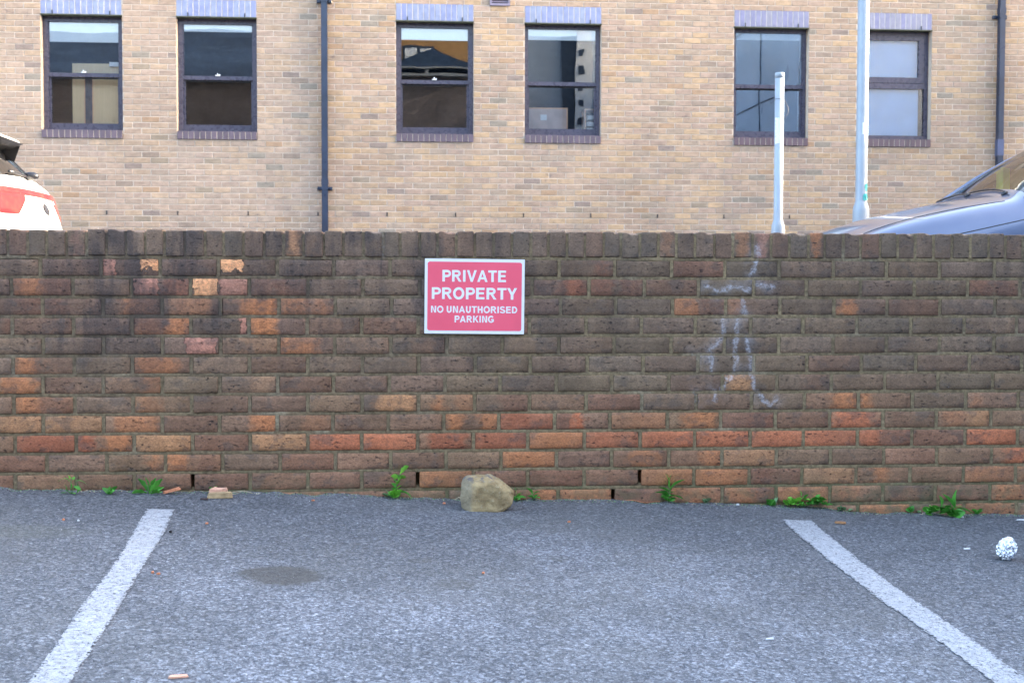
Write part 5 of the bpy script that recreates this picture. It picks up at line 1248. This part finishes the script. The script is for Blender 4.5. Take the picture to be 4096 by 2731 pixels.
t7 = [('point', .002, 0, .058, .044, 108, 72, 70), ('point', .002, 0, .058, .046, 62, 68, -70), ('point', .004, -.004, .050, .058, 12, 36, -40), ('point', 0, -.004, .045, .032, 170, 25, 40), ('point', 0, -.004, .030, .046, 175, 14, 30), ('oval', .01, -.004, .024, .040, -4, -8, -20), ('oval', .002, -.005, .040, .03, 80, 60, 80, 'leaf_young')]
for k in range(7): t7.append(('oval', .002 * math.cos(k * 2), -.005, .006 + .005 * k, .026, 90 + (70 if k % 2 else -70) + k * 5, 20 + 3 * k, 40 * (1 if k % 2 else -1)))
weed(7, 'tall pointed leaved weed at the wall between the rock and the right bay line', 'weed', t7 + rosette(8, .026, 18, 31, 'oval'), [curve3((0, 0, 0), (.002, 0, .03), (.002, 0, .06))], dy=-.026)
weed(8, 'tiny round leaved sprout right of the tall pointed weed', 'weed', rosette(6, .018, 22, 40, 'round', mm='leaf_pale'), dy=-.014)
weed(9, 'small pale sprout just left of the wide green clump', 'weed', rosette(8, .022, 35, 44, 'round') + [('strap', .02, 0, 0, .04, 60, 60, 0, 'leaf_pale')], dy=-.014)
r_ = random.Random(9); cl = []
for k in range(58):
    u = r_.uniform(-1, 1); hh = (1 - u * u) * .5 + .5
    cl.append(('round', u * .082, -.022 * r_.random(), .004 + r_.random() * .030 * hh, r_.uniform(.015, .024), r_.uniform(180, 360), r_.uniform(5, 55), r_.uniform(-40, 40), 'leaf_young' if u < -.1 and r_.random() < .6 else 'leaf'))
cl.append(('round', -.018, -.005, .042, .018, 90, 80, 85))
weed(10, 'wide low clump of bright round leaves at the wall above the right bay line', 'weed clump', cl, dy=-.008)
weed(11, 'small pale creeping sprout just right of the wide green clump', 'weed', rosette(9, .018, 20, 50, 'round', mm='leaf_pale') + [('round', .03, -.004, .004, .018, 20, 20, 0, 'leaf_pale'), ('round', -.03, -.004, .004, .016, 160, 20, 0, 'leaf_pale')], dy=-.012)
weed(12, 'tiny upright sprout left of the pair of leafy weeds at the right', 'weed', rosette(5, .018, 50, 53, 'round') + [('round', .035, -.003, .004, .015, 30, 25, 0, 'leaf_pale'), ('round', .045, -.003, .004, .015, 140, 25, 0, 'leaf_pale')], dy=-.008, dx=.02)
cl = []
for k in range(24):
    a = r_.uniform(0, 6.28); d = r_.random() ** .5
    cl.append(('round', d * .05 * math.cos(a), -.02 * r_.random(), .006 + .030 * r_.random() * (1 - d * .5), r_.uniform(.02, .03), math.degrees(a) if math.sin(a) < 0 else r_.uniform(180, 360), r_.uniform(8, 60), r_.uniform(-40, 40), 'leaf_young' if d < .4 else 'leaf'))
cl.append(('round', .022, -.006, .036, .034, 90, 75, 85))
weed(13, 'bushy round leaved weed left of the pointed one at the right', 'weed', cl, dy=-.012)
weed(14, 'pointed star shaped leafy weed right of the bushy round leaved one', 'weed', [('point', 0, -.004, .040, .055, 135, 50, 50), ('point', .004, -.004, .040, .060, 68, 66, -60), ('point', .004, -.006, .036, .056, -12, -10, -20), ('point', .0, -.006, .036, .04, 190, 5, 20), ('oval', .004, -.006, .036, .026, 300, 30, 0, 'leaf_young')] + rosette(9, .032, 25, 60, 'round', 180, 180), [curve3((0, 0, 0), (0, 0, .02), (.002, 0, .042))], dy=-.012)
weed(15, 'small star shaped weed at the wall nearest the right edge', 'weed', rosette(7, .026, 32, 66, 'oval'), dy=-.012, dx=-.004)

# ================================================================== CARS
def car_body(stations, mats_of, name_map, root, levels=3, bulge=0.0):
    """stations: (x, z_low, z_mid, z_shoulder, z_edge, z_top, w_low, w_mid, w_shoulder, w_edge)"""
    rows = []
    for s in stations:
        x, zl, zm, zs, ze, zt, wl, wm, ws, we = s
        half = [(wl * .6, zl - .01), (wl, zl), (wm, zm), (ws, zs), (we, ze), (we * .55, zt - (zt - ze) * .28), (0, zt)]
        half = [(a, b) for a, b in half]
        bx = lambda a: x + (bulge * (a / .85) ** 2.2 * max(0, 1 - x / .7) if bulge else 0)
        row = [(bx(a), -a, b) for a, b in half] + [(bx(a), a, b) for a, b in reversed(half[:-1])]
        rows.append(row)
    n = len(rows[0]); bm = bmesh.new(); V = [[bm.verts.new(p) for p in r] for r in rows]
    for i in range(len(rows) - 1):
        for k in range(n - 1):
            f = bm.faces.new((V[i][k], V[i][k + 1], V[i + 1][k + 1], V[i + 1][k])); f.material_index = mats_of(i, k)
    for i in (0, len(rows) - 1):
        for k in range(n // 2):
            a, b, c_, d_ = V[i][k], V[i][k + 1], V[i][n - 2 - k], V[i][n - 1 - k]
            f = bm.faces.new((a, b, c_, d_)) if len({a, b, c_, d_}) == 4 else bm.faces.new((a, b, d_))
    bmesh.ops.recalc_face_normals(bm, faces=bm.faces[:])
    me = bpy.data.meshes.new('tmp'); bm.to_mesh(me); bm.free()
    tmp = bpy.data.objects.new('tmp', me); COL.objects.link(tmp)
    md = tmp.modifiers.new('s', 'SUBSURF'); md.levels = levels
    for _ in range(6): me.materials.append(M['car_black'])
    bpy.context.view_layer.update()
    ev = tmp.evaluated_get(bpy.context.evaluated_depsgraph_get()); em = ev.to_mesh()
    vs = [v.co.copy() for v in em.vertices]; fs = [tuple(p.vertices) for p in em.polygons]; mi = [p.material_index for p in em.polygons]
    ev.to_mesh_clear(); bpy.data.objects.remove(tmp)
    tree = BVHTree.FromPolygons(vs, fs)
    for idx, (nm, m) in name_map.items():
        sel = [f for f, q in zip(fs, mi) if q == idx]
        if not sel: continue
        # separate connected pieces of glass so that each window is its own part
        used = sorted({i for f in sel for i in f}); mp = {i: k for k, i in enumerate(used)}
        par = list(range(len(used)))
        def find(a):
            while par[a] != a: par[a] = par[par[a]]; a = par[a]
            return a
        for f in sel:
            for q in f[1:]: par[find(mp[q])] = find(mp[f[0]])
        groups = {}
        for f in sel: groups.setdefault(find(mp[f[0]]), []).append(f)
        for g in groups.values():
            u2 = sorted({i for f in g for i in f}); m2 = {i: k for k, i in enumerate(u2)}
            mesh_obj(nm, [vs[i] for i in u2], [tuple(m2[i] for i in f) for f in g], m, root, True)
    return tree
def trace(tree, pts, direction, off=.002):
    out = []
    for p in pts:
        d = Vector(direction); h = tree.ray_cast(Vector(p) - d * 3, d, 6)
        if h[0] is not None: out.append(h[0] - d * off)
    return out
def wheels(root, xs_, yw, R=.31):
    for x in xs_:
        for s in (-1, 1):
            w = empty('wheel', (x, s * yw, R), 0, root)
            prof = [(R * .68, -.10), (R * .93, -.105), (R, -.08), (R, .08), (R * .93, .105), (R * .68, .10)]; n = 28; vs = []; fs = []
            for r, t_ in prof: vs += [(r * math.cos(2 * math.pi * k / n), t_, r * math.sin(2 * math.pi * k / n)) for k in range(n)]
            for i in range(5):
                for k in range(n): fs.append((i * n + k, i * n + (k + 1) % n, (i + 1) * n + (k + 1) % n, (i + 1) * n + k))
            mesh_obj('tyre', vs, fs, M['rubber'], w, True)
            mb = MB().tube([(0, -.07, 0), (0, .07, 0)], R * .66, 24)
            mb.build('rim', M['rim'], w)
def seat(root, x, y, z, s=1, rec=.25):
    bm = bmesh.new()
    for (cx, cz, sx, sy, sz, rot) in ((0, .12, .50, .48, .14, 0), (.26 * s, .44, .14, .46, .62, rec * s), (.35 * s, .84, .10, .27, .18, rec * s)):
        r = bmesh.ops.create_cube(bm, size=1)
        for v in r['verts']:
            v.co = Vector((v.co.x * sx, v.co.y * sy, v.co.z * sz)); v.co = Matrix.Rotation(rot, 3, 'Y') @ v.co + Vector((cx, 0, cz))
    bmesh.ops.bevel(bm, geom=bm.edges[:], offset=.035, segments=3, affect='EDGES')
    me = bpy.data.meshes.new('seat'); bm.to_mesh(me); bm.free(); smooth(me); me.materials.append(M['seat'])
    o = bpy.data.objects.new('seat', me); o.location = (x, y, z); o.parent = root; COL.objects.link(o); return o

# blue car: front towards -x
cb = empty('parked_car', (2.455, 8.42, rz(3.5, 8.4) + .02)); tag(cb, 'grey blue car behind the wall at the right, bonnet and windscreen showing', 'car')
ST = [(0.00, .35, .55, .70, .72, .74, .50, .62, .60, .45), (0.06, .25, .50, .80, .845, .875, .74, .80, .77, .60), (0.24, .22, .50, .905, .955, .995, .80, .85, .82, .66),
      (0.50, .20, .55, .985, 1.045, 1.085, .82, .88, .86, .70), (0.85, .20, .58, 1.045, 1.125, 1.165, .83, .89, .88, .73), (1.12, .20, .60, 1.085, 1.175, 1.215, .83, .89, .88, .735), (1.20, .20, .60, 1.095, 1.19, 1.232, .83, .89, .88, .735),
      (1.50, .20, .60, 1.10, 1.40, 1.455, .83, .89, .88, .69), (1.85, .20, .60, 1.10, 1.60, 1.655, .83, .89, .88, .63), (2.05, .20, .60, 1.10, 1.655, 1.71, .83, .89, .88, .61), (2.9, .20, .60, 1.10, 1.67, 1.73, .83, .89, .88, .61),
      (3.7, .20, .60, 1.10, 1.62, 1.68, .83, .89, .87, .60), (4.0, .22, .60, 1.08, 1.42, 1.48, .80, .87, .84, .60), (4.18, .28, .60, 1.0, 1.10, 1.14, .76, .82, .78, .60), (4.25, .38, .6, .8, .82, .84, .6, .65, .6, .4)]
def mblue(i, k):
    if 6 <= i <= 8 and k in (4, 5, 6, 7): return 1
    if 7 <= i <= 10 and k in (3, 8): return 2
    if 11 <= i <= 11 and k in (4, 5, 6, 7): return 1
    return 0
tree = car_body(ST, mblue, {0: ('body', M['car_blue']), 1: ('windscreen', M['car_glass']), 2: ('side_window', M['car_glass_dark'])}, cb)
def line_on(tree, pts, direction, r, name, m, root, off=.001):
    q = trace(tree, pts, direction, off)
    if len(q) > 2: MB().tube(q, r, 6).build(name, m, root, True)
line_on(tree, [(.20 + .0 * k, -.62 + .0413 * k, 0) for k in range(31)], (0, 0, -1), .003, 'bonnet_seam', M['black'], cb, 0)
for s in (-1, 1):
    line_on(tree, [(.20 + .05 * k, s * (.62 + .006 * k if k < 20 else .74), 0) for k in range(19)], (0, 0, -1), .003, 'bonnet_seam', M['black'], cb, 0)
line_on(tree, [(.35 + .05 * k, 0, .86 + .011 * k) for k in range(20)], (0, 1, 0), .003, 'wing_seam', M['black'], cb, 0)
for s in (-1, 1):
    pr = [tree.ray_cast(Vector((x, s * 3, z)), Vector((0, -s, 0)), 5)[0] for x, z in ((1.22, 1.17), (1.35, 1.28), (1.5, 1.39), (1.7, 1.505), (1.9, 1.60), (2.1, 1.645), (2.6, 1.655), (3.2, 1.65), (3.7, 1.60))]
    pr = [p for p in pr if p is not None]
    MB().tube(pr, .020, 8).build('windscreen_pillar', M['car_blue'], cb, True)
MB().box(1.17, 1.25, -.62, .62, 1.185, 1.20).build('scuttle', M['car_black'], cb)
for y0, y1 in ((-.56, .02), (-.02, .56)):
    q = trace(tree, [(1.19 + .02 * math.sin(k / 9 * 3.1) + .02 * k / 9, y0 + (y1 - y0) * k / 9, 0) for k in range(10)], (0, 0, -1), .010)
    MB().tube(q, .006, 6).tube([q[0], q[0] + Vector((-.03, 0, -.02))], .010, 8).build('wiper', M['car_black'], cb, True)
for s in (-1, 1):
    vs = []; n = 8
    pts = []
    for j in range(4):
        for i in range(n):
            y = s * (.42 + .42 * i / (n - 1)); z = .70 + .05 * j; h = tree.ray_cast(Vector((-1, y, z)), Vector((1, 0, 0)), 3)
            pts.append((h[0] if h[0] else Vector((.3, y, z))) + Vector((-.006, 0, 0)))
    mesh_obj('headlamp', pts, [(j * n + i, j * n + i + 1, (j + 1) * n + i + 1, (j + 1) * n + i) for j in range(3) for i in range(n - 1)], M['lamp_clear'], cb, True)
MB().box(-.01, .04, -.45, .45, .42, .62).build('grille', M['car_black'], cb)
wheels(cb, (.85, 3.45), .78)
for y in (-.38, .38): seat(cb, 2.05, y, .45); seat(cb, 3.0, y, .45)
MB().box(1.28, 1.62, -.74, .74, .86, 1.10).build('dashboard', M['seat'], cb)
mb = MB(); ring = [(1.78 + .05 * math.sin(a) , .38 + .18 * math.cos(a), 1.06 + .17 * math.sin(a)) for a in [2 * math.pi * k / 20 for k in range(21)]]
mb.tube(ring, .015, 8, False).tube([(1.6, .38, 1.0), (1.78, .38, 1.06)], .03, 8).build('steering_wheel', M['black'], cb, True)
for s in (-1, 1): MB().bbox(1.50, 1.60, s * .98 - .09, s * .98 + .09, 1.08, 1.22, .03).build('door_mirror', M['car_black'], cb)
hv = mesh_obj('folded_cloth', [(0, 0, 0), (.02, .16, 0), (.03, .17, .20), (.0, .01, .19), (.05, .0, .01), (.07, .16, .01), (.08, .17, .19), (.05, .01, .18)], [(0, 3, 2, 1), (4, 5, 6, 7), (0, 1, 5, 4), (1, 2, 6, 5), (2, 3, 7, 6), (3, 0, 4, 7)], M['hivis'], None, False, (4.10, 8.9, 1.46))
tag(hv, 'yellow green cloth hanging inside the blue car behind its windscreen', 'cloth')

# white car: tail towards +x
cw = empty('parked_car', (-2.42, 9.42, rz(-2.7, 9.4)), math.pi); tag(cw, 'white hatchback with red tail lamps parked behind the wall at the left', 'car')
SW_ = [(0.00, .36, .45, .60, .62, .64, .55, .66, .64, .45), (0.015, .28, .46, .66, .69, .71, .74, .80, .74, .55), (0.045, .24, .50, .78, .80, .81, .82, .855, .80, .64), (0.085, .22, .55, .90, .93, .94, .82, .865, .83, .70),
       (0.125, .20, .60, .99, 1.04, 1.06, .82, .86, .83, .71), (0.20, .20, .60, 1.01, 1.075, 1.105, .82, .865, .83, .70), (0.32, .20, .60, 1.02, 1.19, 1.225, .82, .87, .84, .655), (0.44, .20, .60, 1.02, 1.30, 1.335, .82, .87, .85, .62), (0.56, .20, .60, 1.02, 1.375, 1.415, .82, .87, .855, .60),
       (1.0, .20, .60, 1.01, 1.41, 1.455, .82, .87, .86, .60), (1.9, .20, .60, 1.0, 1.42, 1.465, .82, .87, .86, .60), (2.4, .20, .60, .98, 1.36, 1.41, .82, .87, .86, .60), (2.75, .20, .6, .96, 1.16, 1.22, .82, .87, .85, .66), (3.0, .20, .58, .94, .99, 1.02, .82, .87, .84, .70),
       (3.5, .22, .55, .86, .89, .92, .80, .85, .82, .66), (3.9, .25, .5, .72, .75, .77, .72, .78, .74, .55), (4.0, .35, .45, .55, .57, .58, .5, .58, .55, .4)]
def mwhite(i, k):
    if 5 <= i <= 7 and k in (4, 5, 6, 7): return 1
    if 11 <= i <= 12 and k in (4, 5, 6, 7): return 3
    if 8 <= i <= 11 and k in (3, 8): return 2
    if 6 <= i <= 7 and k in (3, 8): return 4
    return 0
treew = car_body(SW_, mwhite, {0: ('body', M['car_white']), 1: ('rear_window', M['car_glass_dark']), 2: ('side_window', M['car_glass_dark']), 3: ('windscreen', M['car_glass']), 4: ('rear_quarter_panel', M['car_black'])}, cw, 3, .17)
# spoiler
sp = []; sf = []; ny = 12
for j in range(ny + 1):
    y = -.60 + 1.2 * j / ny; e = 1 - (abs(y) / .60) ** 4 * .6
    sp += [(.62, y, 1.425 + .02 * e), (.46, y, 1.432 + .012 * e), (.38 + .06 * (1 - e), y, 1.420), (.37 + .07 * (1 - e), y, 1.410), (.44, y, 1.402), (.54, y, 1.396), (.60, y, 1.39)]
for j in range(ny):
    for k in range(7): a = j * 7 + k; b_ = j * 7 + (k + 1) % 7; sf.append((a, b_, b_ + 7, a + 7))
sf += [tuple(reversed(range(7))), tuple(ny * 7 + k for k in range(7))]
spo = mesh_obj('spoiler', sp, sf, M['car_white'], cw, True)
MB().add([(.385, -.58, 1.408), (.385, .58, 1.408), (.62, .58, 1.395), (.62, -.58, 1.395), (.45, -.57, 1.378), (.45, .57, 1.378), (.64, .57, 1.345), (.64, -.57, 1.345)], [(0, 1, 2, 3), (7, 6, 5, 4), (0, 4, 5, 1), (1, 5, 6, 2), (2, 6, 7, 3), (3, 7, 4, 0)]).build('spoiler_underside', M['car_black'], cw)
for s in (-1, 1): MB().add([(.42, s * .56, 1.38), (.60, s * .60, 1.40), (.60, s * .66, 1.20), (.50, s * .655, 1.20), (.40, s * .545, 1.39), (.60, s * .585, 1.40), (.60, s * .645, 1.20), (.50, s * .64, 1.20)], [(0, 1, 2, 3), (7, 6, 5, 4), (0, 3, 7, 4), (1, 5, 6, 2), (0, 4, 5, 1), (3, 2, 6, 7)]).build('spoiler_fin', M['car_black'], cw)
def wrap_on(tree, ax, phis, zfun, name, m, root, off=.006, nz=4, cx=.9):
    """strip projected on the body around a vertical axis; zfun(phi) -> (z0, z1)"""
    pts = []
    for j in range(nz + 1):
        for ph in phis:
            z0, z1 = zfun(ph); z = z0 + (z1 - z0) * j / nz; a = math.radians(ph); d = Vector((-math.cos(a), math.sin(a), 0))
            o_ = Vector((cx, 0, z)); h = tree.ray_cast(o_ + d * 3, -d, 5)
            pts.append((h[0] if h[0] is not None else o_ + d) + d * off)
    n = len(phis)
    o = mesh_obj(name, pts, [(j * n + i, j * n + i + 1, (j + 1) * n + i + 1, (j + 1) * n + i) for j in range(nz) for i in range(n - 1)], m, root, True)
    md = o.modifiers.new('thick', 'SOLIDIFY'); md.thickness = .006; return o
wrap_on(treew, None, [-60 + 4 * k for k in range(31)], lambda p: (.977, 1.018), 'light_bar', M['lamp_red'], cw)
for s in (1, -1):
    wrap_on(treew, None, [s * (25 + 2.2 * k) for k in range(17)], lambda p: (.840 + max(0, (34 - abs(p))) * .012, .985), 'tail_lamp', M['lamp_red'], cw, .009)
# oval emblem
h = treew.ray_cast(Vector((-2, 0, .898)), Vector((1, 0, 0)), 4); nrm = h[1]
if nrm.x > 0: nrm = -nrm
em = empty('emblem', h[0] + nrm * .003, 0, cw)
ez_ = (Vector((0, 0, 1)) - nrm * nrm.z).normalized(); ey_ = -nrm.normalized(); ex_ = ey_.cross(ez_)
em.rotation_euler = Matrix((ex_, ey_, ez_)).transposed().to_euler()
def ovalp(name, rx, rz_, y0, y1, m, n=24):
    A = [(rx * math.cos(2 * math.pi * k / n), y0, rz_ * math.sin(2 * math.pi * k / n)) for k in range(n)]; B = [(a, y1, c_) for a, b, c_ in A]
    mesh_obj(name, A + B, [tuple(range(n)), tuple(n + k for k in reversed(range(n)))] + [(k, n + k, n + (k + 1) % n, (k + 1) % n) for k in range(n)], m, em)
ovalp('emblem_ring', .074, .043, -.004, .004, M['chrome']); ovalp('emblem_field', .065, .036, -.0055, -.004, M['car_black'])
lettering('KIA', -.048, .048, -.021, .021, M['chrome'], em, -.0085, 'emblem_lettering')
q = trace(treew, [(.19, .0, 0), (.205, .05, 0), (.215, .12, 0), (.225, .2, 0), (.235, .3, 0)], (0, 0, -1), .022)
bm = bmesh.new(); bmesh.ops.create_uvsphere(bm, u_segments=16, v_segments=10, radius=1)
for v in bm.verts: v.co = Vector((v.co.x * .055, v.co.y * .040, v.co.z * .030)) + Vector((.175, 0, 1.130))
me = bpy.data.meshes.new('wiper_hub'); bm.to_mesh(me); bm.free(); smooth(me); me.materials.append(M['car_black']); link(bpy.data.objects.new('wiper_hub', me), cw)
if len(q) > 2: MB().tube(q, .010, 6).build('rear_wiper', M['car_black'], cw, True)
wheels(cw, (.62, 3.2), .76, .30)
for y in (-.36, .36): seat(cw, 2.0, y, .42, -1); seat(cw, 1.1, y, .42, -1)
MB().box(2.5, 2.8, -.7, .7, .7, .95).build('dashboard', M['seat'], cw)
